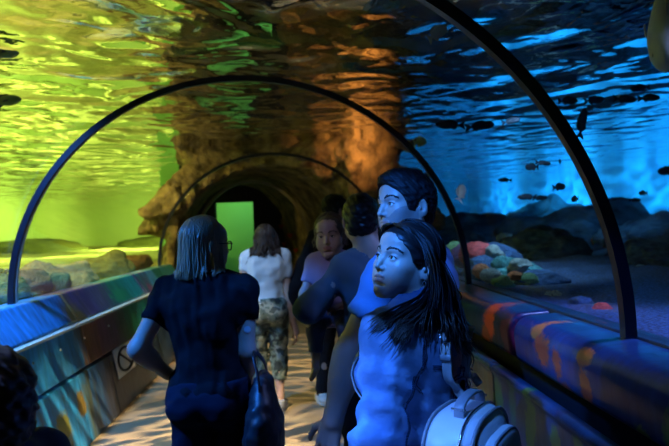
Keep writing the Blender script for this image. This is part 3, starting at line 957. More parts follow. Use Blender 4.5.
def dapple(l, scale, lo, hi, t0, t1, off=(0, 0, 0)):
    """Light broken by the moving surface above the lamp: bright and dim patches."""
    l.use_nodes = True; nt = l.node_tree; N, L = nt.nodes, nt.links
    em = N['Emission']; tc = N.new('ShaderNodeTexCoord'); mp = N.new('ShaderNodeMapping'); mp.inputs['Location'].default_value = off
    L.new(tc.outputs['Normal'], mp.inputs[0])
    n = N.new('ShaderNodeTexNoise'); n.inputs['Scale'].default_value = scale; n.inputs['Detail'].default_value = 1.5; L.new(mp.outputs[0], n.inputs['Vector'])
    mr = N.new('ShaderNodeMapRange'); mr.interpolation_type = 'SMOOTHSTEP'
    for i, q in enumerate((t0, t1, lo, hi)): mr.inputs[i + 1].default_value = q
    L.new(n.outputs[0], mr.inputs[0]); L.new(mr.outputs[0], em.inputs['Strength'])

LIME, YEL, CYAN, BLUE, ORG = (.74, 1.0, .18), (1.0, .80, .18), (.03, .50, .92), (.015, .15, 1.0), (1.0, .42, .10)
ZL = ZS - .12
for y in (4, 9, 15, 21, 27): spot('tank_or_fill_lamp', (-10.5, y, ZL), (-14, y + .5, 1.9), LIME, 650, 150)
for y, e in ((5, 900), (9, 1100), (14, 1300), (20, 1300)): spot('tank_or_fill_lamp', (-6.5, y, ZL), (-6.5, y + .3, 1.0), LIME, e * .8, 160)
spot('tank_or_fill_lamp', (-8, 26, ZL), (-8, 30, 2.0), LIME, 330, 150)
for y in (4.2, 6.6): spot('tank_or_fill_lamp', (-3.2, y, ZL), (-2.8, y + .4, 1.0), YEL, 170, 130)
for y, e in ((8, 300), (13, 1200), (18, 1300), (24, 1200)): gobo(spot('tank_or_fill_lamp', (6.4, y, ZL), (9, y + 1, 1.9), CYAN, e, 140), 7, .35, 1.6, 1, .5, 1.6)
gobo(spot('tank_or_fill_lamp', (4, 26, ZL), (4.5, 30, 2.0), CYAN, 700, 140), 7, .4, 1.5, 1, .5, 1.6)
for y, e in ((17, 500), (22, 500)): spot('tank_or_fill_lamp', (5.5, y, ZL), (5.5, y, 1), CYAN, e, 150)
gobo(spot('tank_or_fill_lamp', (1.75, 2.4, 2.5), (2.0, 3.0, 1.05), (.10, .38, 1), 70, 110), 9, .3, 1.6, 1)
gobo(spot('tank_or_fill_lamp', (1.75, 4.1, 2.45), (1.75, 4.7, 1.2), (.35, .65, 1), 110, 90), 9, .4, 1.6, 1)
gobo(spot('tank_or_fill_lamp', (3.6, 5.4, ZL), (4.2, 8.0, 1.6), (.12, .50, 1), 140, 70), 9, .3, 1.6, 1)
spot('tank_or_fill_lamp', (-3.0, 6.0, ZL), (-2.3, 8.9, 2.2), YEL, 420, 50)
spot('tank_or_fill_lamp', (1.2, 7.2, ZL), (.75, 8.7, 2.7), ORG, 170, 60)
spot('tank_or_fill_lamp', (-1.5, 12.9, 2.75), (-1.5, 14.1, 1.2), (.4, 1, .35), 42, 130)
# caustic and key lamps over the walkway, then added beams and fills
gobo(spot('walkway_or_fill_lamp', (-.6, 3.5, ZL), (-.85, 4.1, 0), (1, .74, .40), 430, 52, r=.012), 8, .07, 4.4, 1.0, .55, 1.6)
gobo(spot('walkway_or_fill_lamp', (-.6, 6.2, ZL), (-.5, 6.6, 0), (1, .66, .32), 200, 78, r=.012), 8, .08, 4.0, 1.0, .55, 1.6)
KEY = (.035, .20, 1)
dapple(spot('walkway_or_fill_lamp', (-.55, .5, 2.81), (.37, 1.66, 1.30), KEY, 70, 36, .3, r=.015), 9, .12, 1.5, .46, .54, (.3, .1, 0))
spot('walkway_or_fill_lamp', (-.60, .55, 2.81), (.31, 1.74, 1.53), (.025, .20, 1), 480, 16, .35, r=.008)  # narrow beam added to light the two faces
spot('walkway_or_fill_lamp', (-.50, .45, 2.81), tuple(W(474, 425, 1.42)), (.07, .28, 1), 200, 9.5, .3, r=.01)  # narrow beam added for the backpack
spot('walkway_or_fill_lamp', (-.70, .60, 2.78), tuple(W(364, 385, 1.45)), (.05, .24, 1), 430, 7.5, .15, r=.005)  # added hard-edged beam brightening the denim sleeve
spot('walkway_or_fill_lamp', (-.70, .60, 2.78), tuple(W(345, 436, 1.50)), (.05, .24, 1), 420, 6.5, .2, r=.006)  # second added beam, lower down the sleeve
spot('walkway_or_fill_lamp', (.15, 1.5, 2.7), (-.24, 2.4, 1.12), (.02, .20, 1), 160, 11, .4, r=.03)  # added to turn the right arm of the woman in black blue
spot('walkway_or_fill_lamp', (.15, 1.5, 2.7), (.22, 2.6, 1.25), (.05, .24, 1), 60, 14, .4, r=.03)  # small blue light added on the man in grey
spot('walkway_or_fill_lamp', (-.9, 1.5, 2.7), (.13, 2.75, 1.40), (.42, .45, 1), 26, 13, .6, r=.1)  # soft weak fill added for the carried girl
spot('walkway_or_fill_lamp', (-1.75, 1.9, 2.4), (-.55, 2.5, 1.0), (.02, .20, 1), 650, 40, .4, r=.04)  # fill added for the arms of the woman in black
spot('walkway_or_fill_lamp', (-.6, 3.4, ZL), (-.35, 4.9, 1.25), (.40, .58, 1), 75, 24, .5, r=.04)  # extra light put on the woman in white
spot('walkway_or_fill_lamp', (1.75, 2.0, 2.6), (1.05, 2.4, 1.0), (.24, .33, 1), 170, 66, .8, r=.1)  # fill added to bring up the right moulding and its orange paint
spot('walkway_or_fill_lamp', (-2.2, 3.2, ZL), (-1.9, 4.4, .8), (.10, .38, 1), 520, 90, .8, r=.1)  # added to brighten the near part of the left ledge
spot('walkway_or_fill_lamp', (-2.2, 5.8, ZL), (-1.85, 6.2, .9), (.45, .75, .9), 120, 90, .8, r=.1)  # another added light, for the left ledge farther along

spot('walkway_or_fill_lamp', (-1.9, .7, 2.3), (-.60, 1.08, 1.25), (.08, .24, 1), 420, 26, .4, r=.03)  # blue spot added to lift the child at the edge
spot('tank_or_fill_lamp', (1.75, 2.3, 2.4), (1.5, 2.74, 1.12), (1, .55, .6), 22, 16, .5, r=.03)  # small warm spot added to brighten the red coral
w = bpy.data.worlds.new('world'); bpy.context.scene.world = w; w.use_nodes = True
w.node_tree.nodes['Background'].inputs[0].default_value = (.02, .05, .14, 1); w.node_tree.nodes['Background'].inputs[1].default_value = .05
S = bpy.context.scene
S.view_settings.view_transform = 'Standard'; S.view_settings.look = 'None'; S.view_settings.gamma = 1; S.view_settings.use_curve_mapping = False
S.view_settings.exposure = 0
S.cycles.use_denoising = True
S.cycles.transparent_max_bounces = 24; S.cycles.max_bounces = 10; S.cycles.glossy_bounces = 6
S.cycles.sample_clamp_indirect = 4
# ------------------------------------------------------------------ rocks, corals, fish, signs
def ico(sub, fn, seed):
    bm = bmesh.new(); bmesh.ops.create_icosphere(bm, subdivisions=sub, radius=1)
    sd = Vector((seed * 3.7, seed * 1.3, seed * 7.1))
    for q in bm.verts: q.co = fn(q.co.copy(), sd)
    return bm
def rock_fn(p, sd):
    d = 1 + .32 * mnoise.noise(p * 1.3 + sd) + .16 * mnoise.noise(p * 3.1 + sd) + .07 * mnoise.noise(p * 7 + sd)
    return p * d
def brain_fn(p, sd):
    c = mnoise.voronoi(p * 3.3 + sd)[0]
    return p * (1 + .28 * (.45 - min(c[0], .6)) + .06 * mnoise.noise(p * 9 + sd))
def mound(name, loc, size, m, fn=rock_fn, seed=0, sub=4, rz=0):
    o = from_bm(name, ico(sub, fn, seed), m, None, True)
    o.location = loc; o.scale = size if isinstance(size, (tuple, list)) else (size,) * 3; o.rotation_euler = (0, 0, rz)
    return o
def cm(name, c, c2=None, sc=18): return mat(name, c, .7, bump=(14, .8, .05), vary=(sc * .25, c2 or tuple(x * .45 for x in c), .22))

def branch_coral(name, loc, h, m, seed, n=7):
    q = np.random.RandomState(seed); L = []; R = []
    def grow(p, d, ln, r, lv):
        e = p + d * ln
        L.append(spline([p, p + d * ln * .5 + q.normal(size=3) * ln * .08, e], 7)); R.append(np.linspace(r, r * .75, 7))
        if lv:
            for _ in range(3):
                grow(e, unit(d + q.normal(size=3) * .55 + V3(0, 0, .35)), ln * .68, r * .75, lv - 1)
    for i in range(n):
        a = 6.28 * i / n
        grow(V3(.05 * math.cos(a), .05 * math.sin(a), -.1), unit(V3(math.cos(a) * .7, math.sin(a) * .7, 1)), .42, .085, 2)
    v, f = tubes(L, R, 6)
    o = mesh_np(name, v, f, m); o.location = loc; o.scale = (h,) * 3
    return o

BROWN, OCHRE, MOSS, DARKR = cm('rock_brown', (.30, .18, .07)), cm('rock_ochre', (.50, .36, .10)), cm('rock_moss', (.22, .24, .06)), cm('rock_dark', (.10, .075, .05))
# left bed, in a row beyond the clear wall, from the near end on
rocksL = [(4, 288, 3.55, -2.55, (.24, .30, .17), OCHRE, 'yellow-speckled low rock under the nearest left rib foot, at the picture edge'),
          (30, 283, 3.9, -2.6, (.22, .30, .16), BROWN, 'brown rounded rock just past the left foot of the second rib'),
          (52, 277, 4.5, -2.9, (.30, .34, .17), MOSS, 'flat mossy green-brown rock, second past the left rib foot'),
          (78, 276, 4.9, -2.62, (.22, .28, .17), BROWN, 'dark brown rock in the middle of the left row'),
          (97, 271, 5.2, -2.7, (.24, .26, .24), OCHRE, 'tall yellow rock topping the left row behind the brown painted ledge'),
          (118, 270, 5.8, -2.8, (.26, .3, .18), OCHRE, 'low pale yellow rock right of the tallest left rock'),
          (150, 266, 7.3, -2.75, (.32, .3, .22), MOSS, 'pale mossy rock at the left foot of the thin third rib'),
          (172, 262, 8.1, -2.55, (.24, .2, .17), BROWN, 'small brown rock at the far end of the left ledge, right of the thin rib')]
for i, (px, py, Y, x, sz, m, lb) in enumerate(rocksL):
    w_ = W(px, py, Y); xx = min(w_[0], -2.12 - sz[0] * 1.15)
    o = mound('rock', (xx, Y, 1.11), sz, m, seed=i + 1, rz=i)
    tag(o, lb, 'rock', 'rocks on the yellow-lit bed')
tag(mound('coral', (-2.36, 3.6, 1.22), (.11, .17, .09), cm('coral_gold', (.65, .40, .06)), brain_fn, 31), 'golden knobbly coral at the left rib foot beside the blue ledge', 'coral', 'corals on the yellow-lit bed')
tag(branch_coral('coral', (-2.5, 4.75, 1.22), .13, cm('coral_yellow', (.62, .48, .12)), 3), 'small yellow branching coral on the rocks behind the left ledge', 'coral', 'corals on the yellow-lit bed')

for i, (c, sz, lb) in enumerate((((-9.5, 21, .9), (1.6, 1.3, .55), 'long mossy boulder far back in the green water, nearest the rock mouth'), ((-12, 17.5, 1.0), (1.3, 1.6, .6), 'mossy boulder far back in the green water, in the middle of three'),
        ((-11.6, 25.5, .9), (1.4, 1.8, .6), 'mossy boulder farthest back in the green water'), ((-6.2, 24.5, .9), (1.8, 1.4, .6), 'mossy boulder in the green water behind the thin rib'), ((-11.0, 14.2, 1.0), (1.1, .9, .42), 'low mossy boulder in the green water at the left edge'))):
    tag(mound('boulder', c, sz, MOSS, seed=150 + i, rz=i), lb, 'rock', 'boulders added far off in the green water')  # put in to break the bright line along the far bed
# the coral heap beyond the right wall
PINK, CORALR, TEALR, BLUR, GRNR, ORNG, PALE, LILA = cm('coral_pink', (.85, .12, .22)), cm('coral_red', (.9, .13, .14)), cm('rock_teal', (.10, .45, .48)), cm('rock_blue', (.05, .16, .38)), cm('coral_green', (.35, .75, .40)), cm('coral_orange', (.9, .30, .10)), cm('coral_pale', (.55, .70, .70)), cm('coral_lilac', (.35, .18, .55))
def at_(px, py, Y): return tuple(W(px, py, Y))
heap = [(494, 262, 7.6, (.34, .34, .22), BLUR, 0, 'big blue rock in the middle of the coral heap past the right wall'),
        (470, 272, 7.3, (.30, .3, .2), BLUR, 0, 'dark blue rock at the heap\'s left foot beside the thin rib'),
        (512, 276, 7.0, (.36, .32, .19), TEALR, 0, 'teal rock low in the middle of the coral heap'),
        (534, 284, 6.6, (.30, .3, .15), BLUR, 0, 'dark blue rock at the right tail of the coral heap'),
        (462, 256, 7.9, (.20, .2, .17), LILA, 1, 'lilac knobbly coral left of the big pink coral'),
        (476, 255, 7.5, (.24, .22, .17), CORALR, 1, 'large red-pink coral on top of the heap'),
        (452, 251, 8.2, (.13, .13, .14), GRNR, 1, 'yellow-green coral on the heap nearest the tall man'),
        (458, 272, 6.9, (.10, .1, .09), ORNG, 1, 'small peach coral at the foot of the right rib'),
        (493, 253, 7.3, (.12, .12, .10), PALE, 0, 'pale pinkish rock just right of the big red coral'),
        (502, 265, 7.0, (.13, .13, .11), TEALR, 1, 'round teal coral in the heap below the pale rock'),
        (519, 266, 6.8, (.17, .12, .09), PALE, 0, 'pale teal slab on the heap above the orange piece'),
        (515, 276, 6.5, (.14, .08, .05), ORNG, 0, 'flat orange coral piece on the right slope of the heap'),
        (529, 280, 6.4, (.10, .1, .08), GRNR, 1, 'bright green coral at the right tail of the heap'),
        (486, 276, 6.6, (.12, .1, .09), PALE, 1, 'pale blue coral low in front of the heap'),
        (503, 286, 6.2, (.12, .1, .07), TEALR, 0, 'small teal stone at the front foot of the heap'),
        (474, 283, 6.2, (.11, .1, .07), GRNR, 0, 'small green stone at the heap foot right of the rib')]
for i, (px, py, Y, sz, m, br, lb) in enumerate(heap):
    Y *= .62; sz = tuple(q * .66 for q in sz)
    o = mound('coral' if br else 'rock', at_(px, py, Y), sz, m, brain_fn if br else rock_fn, 40 + i, rz=i * .7)
    if o.location.x - sz[0] < 1.3: o.location.x = 1.3 + sz[0]
    tag(o, lb, 'coral' if br else 'rock', 'corals and stones of the blue-lit heap')
# along the clear wall
tag(mound('coral', tuple(V3(*at_(602, 311, 2.72))), (.050, .05, .042), CORALR, brain_fn, 71), 'bright coral-red knobbly coral on the gravel near the right rib foot', 'coral')
tag(mound('rock', tuple(V3(*at_(580, 306, 2.95))), (.068, .065, .062), cm('dome_blue', (.05, .20, .50)), rock_fn, 72), 'round blue dome stone left of the red coral', 'rock')
tag(branch_coral('coral', tuple(V3(*at_(553, 300, 3.4))), .08, PALE, 5), 'pale teal branching coral left of the blue dome stone', 'coral')
tag(branch_coral('coral', tuple(V3(*at_(541, 296, 3.7))), .06, PALE, 6, 5), 'tiny pale branching coral at the glass base, farther from the red coral', 'coral')
# dark reef farther back on the right
REEF = mat('reef_dark', (.06, .13, .20), .8, bump=(6, .9, .08), vary=(3, (.015, .03, .06), .15))
reef = [((4.3, 9.0, 1.1), (1.1, 1.0, .62), 'broad dark reef rock behind the coral heap'), ((6.2, 10.6, .95), (1.1, 1.2, .95), 'tall dark reef rock right of the broad one'),
        ((7.0, 15.6, 1.1), (1.2, 1.6, 1.05), 'dark reef rock at the far right, partly behind the near rib'), ((3.8, 12.9, 1.1), (1.4, 1.4, .7), 'low dark reef rock far behind the coral heap'),
        ((7.0, 7.4, 1.1), (1.2, 1.1, .8), 'dark reef rock nearest the right picture edge'),
        ((2.9, 6.6, 1.1), (.55, .5, .34), 'small dark reef rock just right of the coral heap'), ((4.4, 6.9, 1.1), (.7, .6, .42), 'rugged dark reef rock in front of the broad one, left of the near rib'),
        ((3.4, 5.3, 1.1), (.42, .4, .20), 'low dark reef rock between the heap and the near rib'), ((4.9, 5.4, 1.1), (.7, .6, .36), 'dark reef rock seen past the near rib, above the gravel'),
        ((3.1, 11.2, 1.0), (.6, .6, .5), 'dark reef rock behind the heap beside the thin rib'), ((3.6, 4.1, 1.1), (.45, .4, .2), 'low dark reef rock on the gravel at the right edge')]
for i, (c, sz, lb) in enumerate(reef):
    tag(mound('reef_rock', c, sz, REEF, seed=90 + i, rz=i, sub=5), lb, 'reef rock', 'dark reef rocks behind the blue water')
caps = [(552, 236, 8.2, (.26, .2, .10), PALE, 'long pale green ledge coral on the dark reef, top of the frame middle'), (572, 243, 8.0, (.16, .12, .08), GRNR, 'green-white coral under the long pale ledge coral'),
        (601, 241, 8.0, (.14, .12, .09), ORNG, 'faint orange coral on the reef left of the near rib'), (505, 238, 8.6, (.14, .1, .08), PALE, 'pale coral high on the reef above the coral heap'),
        (580, 262, 7.8, (.20, .15, .11), TEALR, 'round teal coral in the dark hollow of the reef'), (530, 247, 8.4, (.22, .12, .06), TEALR, 'flat teal coral on the reef right of the heap top')]
for i, (px, py, Y, sz, m, lb) in enumerate(caps):
    o = mound('coral', at_(px, py, Y), sz, m, brain_fn, 110 + i, rz=i); tag(o, lb, 'coral', 'corals on the dark reef')
# red flowers deep in the passage
RED = cm('coral_crimson', (.55, .03, .02)); DGR = cm('weed', (.04, .12, .03))
for i, (px, py, lb) in enumerate(((281, 226, 'small crimson coral highest on the dark passage wall'), (290, 235, 'small crimson coral, second down the passage wall'), (284, 244, 'small crimson coral, third down the passage wall'), (296, 250, 'small crimson coral lowest on the passage wall beside the dark jacket'))):
    tag(branch_coral('coral', at_(px, py + 2, 11.8 - .1 * i), .10, RED, 130 + i, 5), lb, 'coral', 'crimson corals in the passage')

# ---- fish: body with fins, nose along +Y
def fish_mesh(L, Hh, Wd, fork=.3):
    n, k = 22, 14
    t = np.linspace(0, 1, n)
    hgt = Hh * .5 * (np.sin(PI * np.clip(t, 0, 1) ** .75) ** .8 * (1 - .0 * t) + .16 * t + .02)
    wid = Wd * .5 * (np.sin(PI * np.clip(t, 0, 1) ** .62) ** .9 + .02)
    a = np.linspace(0, 2 * PI, k, endpoint=False)
    v = np.stack([np.stack([wid[i] * np.cos(a), np.full(k, L * (.5 - t[i] * .82)), hgt[i] * np.sin(a)], 1) for i in range(n)]).reshape(-1, 3)
    f = [[i * k + j, i * k + (j + 1) % k, (i + 1) * k + (j + 1) % k, (i + 1) * k + j] for i in range(n - 1) for j in range(k)]
    f += [list(range(k))[::-1], [(n - 1) * k + j for j in range(k)]]
    return v, f
def fin(pts, th):
    """A thin solid fin with the outline pts in the YZ plane."""
    n = len(pts)
    v = [(-th, y, z) for y, z in pts] + [(th, y, z) for y, z in pts]
    f = [list(range(n)), [2 * n - 1 - i for i in range(n)]] + [[i, n + i, n + (i + 1) % n, (i + 1) % n] for i in range(n)]
    return np.array(v), f
def make_fish(L, Hh, Wd, m, mf, label, group, big=False):
    r = empty('fish'); tag(r, label, 'fish', group)
    v, f = fish_mesh(L, Hh, Wd); mesh_np('body', v, f, m, r)
    b = -.32 * L
    v, f = fin([(b + .03 * L, .07 * Hh), (b - .10 * L, .42 * Hh), (b - .20 * L, .55 * Hh), (b - .13 * L, 0), (b - .20 * L, -.55 * Hh), (b - .10 * L, -.42 * Hh), (b + .03 * L, -.07 * Hh)], .006 * L); mesh_np('tail_fin', v, f, mf, r, False)
    v, f = fin([(.22 * L, .42 * Hh), (.12 * L, .68 * Hh), (-.08 * L, .66 * Hh), (-.24 * L, .42 * Hh), (-.26 * L, .22 * Hh), (.05 * L, .40 * Hh)], .006 * L); mesh_np('dorsal_fin', v, f, mf, r, False)
    v, f = fin([(-.02 * L, -.40 * Hh), (-.14 * L, -.64 * Hh), (-.24 * L, -.40 * Hh), (-.25 * L, -.2 * Hh)], .006 * L); mesh_np('anal_fin', v, f, mf, r, False)
    for g in (-1, 1):
        v, f = fin([(.16 * L, -.02 * Hh), (.02 * L, -.02 * Hh), (-.03 * L, -.20 * Hh), (.10 * L, -.16 * Hh)], .004 * L)
        v[:, 0] += g * Wd * .5 + g * .05 * L * np.clip(.16 - v[:, 1] / L, 0, 1); mesh_np('pectoral_fin', v, f, mf, r, False)
        v, f = tubes([[(g * Wd * .30, .375 * L, .09 * Hh), (g * Wd * .40, .375 * L, .09 * Hh)]], [.045 * Hh], 10); mesh_np('eye', v, f, MATS['pupil_fish'], r)
    return r
mat('pupil_fish', (.006, .006, .008), .15)
def copy_tree(o, parent=None):
    c = o.copy(); C.objects.link(c)
    if parent is not None: c.parent = parent
    for ch in list(o.children): copy_tree(ch, c)
    return c
FD = mat('fish_dark', (.02, .035, .06), .7, spec=.1, vary=(8, (.035, .05, .07), .2)); FDF = mat('fish_dark_fin', (.015, .03, .05), .7, spec=.1)
FY = mat('fish_yellow', (.55, .48, .08), .4); FYF = mat('fish_yellow_fin', (.6, .5, .1), .5)
FG = mat('fish_tan', (.42, .36, .20), .45, vary=(5, (.30, .30, .20), .2)); FGF = mat('fish_tan_fin', (.32, .26, .12), .5)
FP = mat('fish_pale', (.7, .6, .62), .4); FPF = mat('fish_pale_fin', (.6, .5, .55), .5)
protos = {'slim': make_fish(.30, .075, .045, FD, FDF, '', 'x'), 'deep': make_fish(.20, .085, .04, FD, FDF, '', 'x')}
used = set()
def place_fish(kind, px, py, Y, heading, tilt, sc, label, group='dark fish in the blue water'):
    o = protos[kind]
    if kind in used: o = copy_tree(o)
    used.add(kind)
    Y *= .8; o.location = W(px, py, Y); o.rotation_euler = (rad(tilt), 0, rad(heading)); o.scale = (sc * .8,) * 3
    o['label'] = label; o['group'] = group
# heading: 90 = nose to image left, -90 = nose to image right
for a in (('slim', 568, 101, 6.0, -70, 4, 1.0, 'dark slim fish at the left end of the row below the bright ripples'),
          ('slim', 594, 100, 5.8, -75, 8, .92, 'dark slim fish, second in the row below the bright ripples'),
          ('slim', 625, 99, 5.6, -80, -2, .95, 'dark slim fish, third in the row below the bright ripples'),
          ('slim', 640, 88, 5.6, 100, -6, .85, 'dark slim fish above the right end of the row'),
          ('slim', 649, 98, 5.8, -85, 3, .9, 'dark slim fish at the right end of the row'),
          ('slim', 582, 123, 4.4, -95, 78, .85, 'dark fish standing upright below the row, nose up'),
          ('deep', 532, 167, 6.0, 95, 0, .8, 'left fish of the small pair left of the near rib'),
          ('slim', 543, 163, 5.8, -80, -6, .62, 'right fish of the small pair left of the near rib'),
          ('deep', 560, 162, 6.5, 150, 20, .6, 'tiny dark fish right of the small pair'),
          ('deep', 559, 187, 6.2, -80, 5, .85, 'dark deep-bodied fish below the small pair, close to the rib'),
          ('slim', 527, 197, 6.2, 85, 0, .75, 'left fish of the lower pair above the reef'),
          ('slim', 540, 198, 6.4, -90, 3, .62, 'right fish of the lower pair above the reef'),
          ('deep', 575, 199, 6.4, 120, -4, .75, 'dark fish right of the lower pair, beside the rib'),
          ('slim', 450, 125, 5.2, 92, 2, .95, 'dark fish left of the near rib, level with the second rib'),
          ('slim', 480, 126, 5.0, -85, 6, .95, 'dark fish under the near rib, right of its level companion'),
          ('slim', 511, 121, 5.4, -80, 12, .7, 'faint dark fish just left of the near rib'),
          ('deep', 667, 171, 5.4, 80, 0, .9, 'dark fish cut by the right picture edge'),
          ('deep', 643, 193, 6.6, 95, 0, .6, 'small dark fish right of the near rib, low'),
          ('slim', 635, 200, 6.8, -85, 0, .55, 'smallest dark fish right of the near rib'),
          ('slim', 505, 180, 7.0, 85, 4, .6, 'faint small fish between the two pairs, farther left')):
    place_fish(*a)
def lone(o, px, py, Y, heading, tilt, roll=0): o.location = W(px, py, Y); o.rotation_euler = (rad(tilt), rad(roll), rad(heading))
lone(make_fish(.14, .075, .035, FY, FYF, 'bright yellow fish just inside the second rib above the tall man', None), 420, 142, 5.0, -70, 12)
lone(make_fish(.13, .06, .03, FG, FGF, 'small yellowish fish high left of the near rib', None), 437, 33, 2.9, -80, 35)
lone(make_fish(.17, .10, .05, FP, FPF, 'pale pinkish fish hanging nose-up beside the tall man\'s head', None), 461, 193, 5.2, -60, 65)
lone(make_fish(.17, .10, .04, mat('fish_steel', (.16, .30, .42), .35), FDF, 'bluish round fish right of the near rib above the gravel', None), 643, 270, 5.0, 85, 0)
lone(make_fish(.62, .24, .15, FG, FGF, 'large tan fish at the top right corner, head down', None), 664, 18, 2.5, 150, -62)
lone(make_fish(.24, .09, .07, mat('fish_olive', (.05, .12, .03), .5), FDF, 'dark green fish at the left edge, upper of two', None), 2, 52, 4.3, -70, 8)
lone(make_fish(.28, .085, .07, MATS['fish_olive'], FDF, 'dark green fish at the left edge, lower of two', None), 4, 101, 5.0, -75, 10)

# ---- notices on the left wall
def wall_frame(y, z):
    """Point on the lower left wall at height z and its outward normal."""
    x = -1.64 - (z / .5) * .095
    return V3(x, y, z) + unit(V3(.5, 0, .095)) * .004, unit(V3(.5, 0, .095))
def sign(name, y0, y1, z0, z1, label, mplate, marks):
    o0, n = wall_frame(y0, z0); o1, _ = wall_frame(y0, z1)
    up = o1 - o0; hh = np.linalg.norm(up); up /= hh; wd = y1 - y0
    r = empty(name, tuple(o0)); tag(r, label, 'sign')
    to = lambda u, v_, h: V3(0, 1, 0) * (u * wd) + up * (v_ * hh) + n * h
    v = [to(u, q, h) for h in (.0, .012) for u, q in ((0, 0), (1, 0), (1, 1), (0, 1))]
    f = [[4, 5, 6, 7], [3, 2, 1, 0], [0, 1, 5, 4], [1, 2, 6, 5], [2, 3, 7, 6], [3, 0, 4, 7]]
    mesh_np('plate', v, f, mplate, r, False)
    ink = mat('sign_ink', (.008, .008, .012), .5)
    for nm, L, R, cl in marks:
        P = [np.array([to(*p, .013) for p in q]) for q in L]
        v, f = tubes(P, R, 6, cl); mesh_np(nm, v, f, ink, r)
    return r
ring = [(.5 + .40 * math.cos(t), .5 + .40 * math.sin(t)) for t in np.linspace(0, 2 * PI, 40, endpoint=False)]
sgn = sign('prohibition_sign', 5.10, 5.60, .27, .525, 'white square sign with a black struck-through ring on the left wall, beside the elbow', mat('sign_white', (.62, .66, .72), .4),
     [('ring', [ring], [.014], True), ('slash', [[(.24, .78), (.76, .22)]], [.012], False)])
sign('notice', 5.66, 6.05, .27, .525, 'dull dark notice with a black letter next to the white ring sign', mat('notice_dull', (.14, .12, .20), .5),
     [('letter', [[(.12, .1), (.12, .92)], [(.12, .92), (.8, .92)], [(.12, .55), (.55, .55)]], [.018, .018, .016], False)])
# ------------------------------------------------------------------ the visitors
DENIM = mat('denim', (.085, .16, .30), .8, bump=(30, .45, .007, (1, 1, 1.6)), vary=(16, (.15, .24, .39), .18), spec=.12)
STITCH = mat('denim_stitch', (.018, .035, .075), .8, spec=.1)
HAIRD = mat('hair_dark', (.016, .010, .009), .45, spec=.35)
HAIRB = mat('hair_black', (.011, .009, .009), .6, spec=.2, bump=(60, .8, .004, (1, 1, .25)))
HAIRM = mat('hair_brown', (.045, .022, .013), .45, spec=.4)
HAIRG = mat('hair_ash', (.30, .20, .12), .34, spec=.6)
BLK = mat('black_cotton', (.007, .007, .009), .9, spec=.12, bump=(300, .3, .002))
NAVY = mat('navy_jeans', (.010, .012, .024), .9, spec=.12, bump=(400, .4, .002))
DKT = mat('dark_trousers', (.014, .013, .015), .9, spec=.12, bump=(300, .3, .002))
WHITE = mat('white_cotton', (.72, .70, .66), .8, bump=(250, .3, .002))
BLUET = mat('blue_cotton', (.10, .20, .36), .85, spec=.15, bump=(300, .3, .002))
GREYT = mat('grey_cotton', (.09, .12, .15), .9, spec=.12, bump=(300, .3, .002))
LILAC = mat('lilac_cotton', (.36, .27, .36), .8, bump=(300, .3, .002))
SHOEW = mat('white_leather', (.75, .73, .70), .45); SHOEB = mat('black_leather', (.02, .02, .022), .4); SOLE = mat('sole_rubber', (.55, .53, .5), .7)
CAMO = bpy.data.materials.new('camouflage'); nt, N, L = nodes_of(CAMO)
N['Principled BSDF'].inputs['Roughness'].default_value = .85
tc = N.new('ShaderNodeTexCoord'); n = N.new('ShaderNodeTexNoise'); n.inputs['Scale'].default_value = 11; n.inputs['Detail'].default_value = 2.5; L.new(tc.outputs['Object'], n.inputs['Vector'])
cr = N.new('ShaderNodeValToRGB'); cr.color_ramp.interpolation = 'CONSTANT'
e = cr.color_ramp.elements; e.new(.5); e.new(.6)
for q, (p_, c_) in zip(e, ((0, (.02, .03, .025)), (.44, (.09, .13, .10)), (.52, (.20, .24, .20)), (.62, (.05, .07, .06)))): q.position = p_; q.color = (*c_, 1)
L.new(n.outputs[0], cr.inputs[0]); L.new(cr.outputs[0], N['Principled BSDF'].inputs['Base Color'])

def at_head(w, yaw, hl):
    """Floor position of a figure whose head centre is at w."""
    R = rot3(yaw); o = R @ V3(hl[0], hl[1], 0)
    return (w[0] - o[0], w[1] - o[1], 0)

# ---- woman in the denim jacket
HW = W(406, 262, 1.60); s_ = 1.56 / 1.72; yw = rad(52)
p = Person(at_head(HW, yw, (0, .02 * s_)), yw, 1.56, 'woman in a blue denim jacket with long dark hair, looking up past the ledge', female=True,
           head_c=(0, .02 * s_, HW[2]), head=(rad(70), rad(15), rad(-4)), hstep=.0019, base=.016, gaze=(.12, 1, .10),
           arms={'L': dict(e=V3(-.225, .0, 1.11) * s_, w=V3(-.205, .10, .89) * s_, d=(.1, .5, -1)), 'R': dict(e=V3(.225, -.0, 1.11) * s_, w=V3(.17, .12, .90) * s_, d=(-.2, .6, -.8))})
p.make_body(); p.make_eyes(brow=(.012, .009, .008))
woman = p
k = p.s
p.tee(mat('pink_cotton', (.45, .26, .28), .8), hem=.98, inf=.010, sleeve=.3, fold=.001, name='t_shirt', step=.011)
# jacket
F = p.field([p.sh['L'], p.sh['R'], V3(0, 0, .90) * k, V3(0, 0, 1.52) * k, p.arm['L']['e'], p.arm['R']['e'], p.arm['L']['w'], p.arm['R']['w']], .12, .0075)
p.torso(F, .023)
F.ecyl(.90 * k, 1.2 * k, (0, -.006), (0, -.004), (.172 * k, .135 * k), (.158 * k, .122 * k), .04)
for q in 'LR':
    p.arm_shape(F, q, .024, 1.96, 0, .035, 1.1)
    S_, E_, W_ = p.sh[q], np.asarray(p.arm[q]['e']), np.asarray(p.arm[q]['w'])
    F.cone(S_ * V3(.96, 1, 1), S_ + (E_ - S_) * .5, .074 * k, .068 * k, .03)
    c_ = E_ + (W_ - E_) * .88; F.cone(c_, E_ + (W_ - E_) * .99, .050 * k, .049 * k, .006, cut=0, cuta=0)
F.ecyl(.90 * k, .935 * k, (0, -.006), (0, -.006), (.180 * k, .143 * k), (.180 * k, .143 * k), .006)
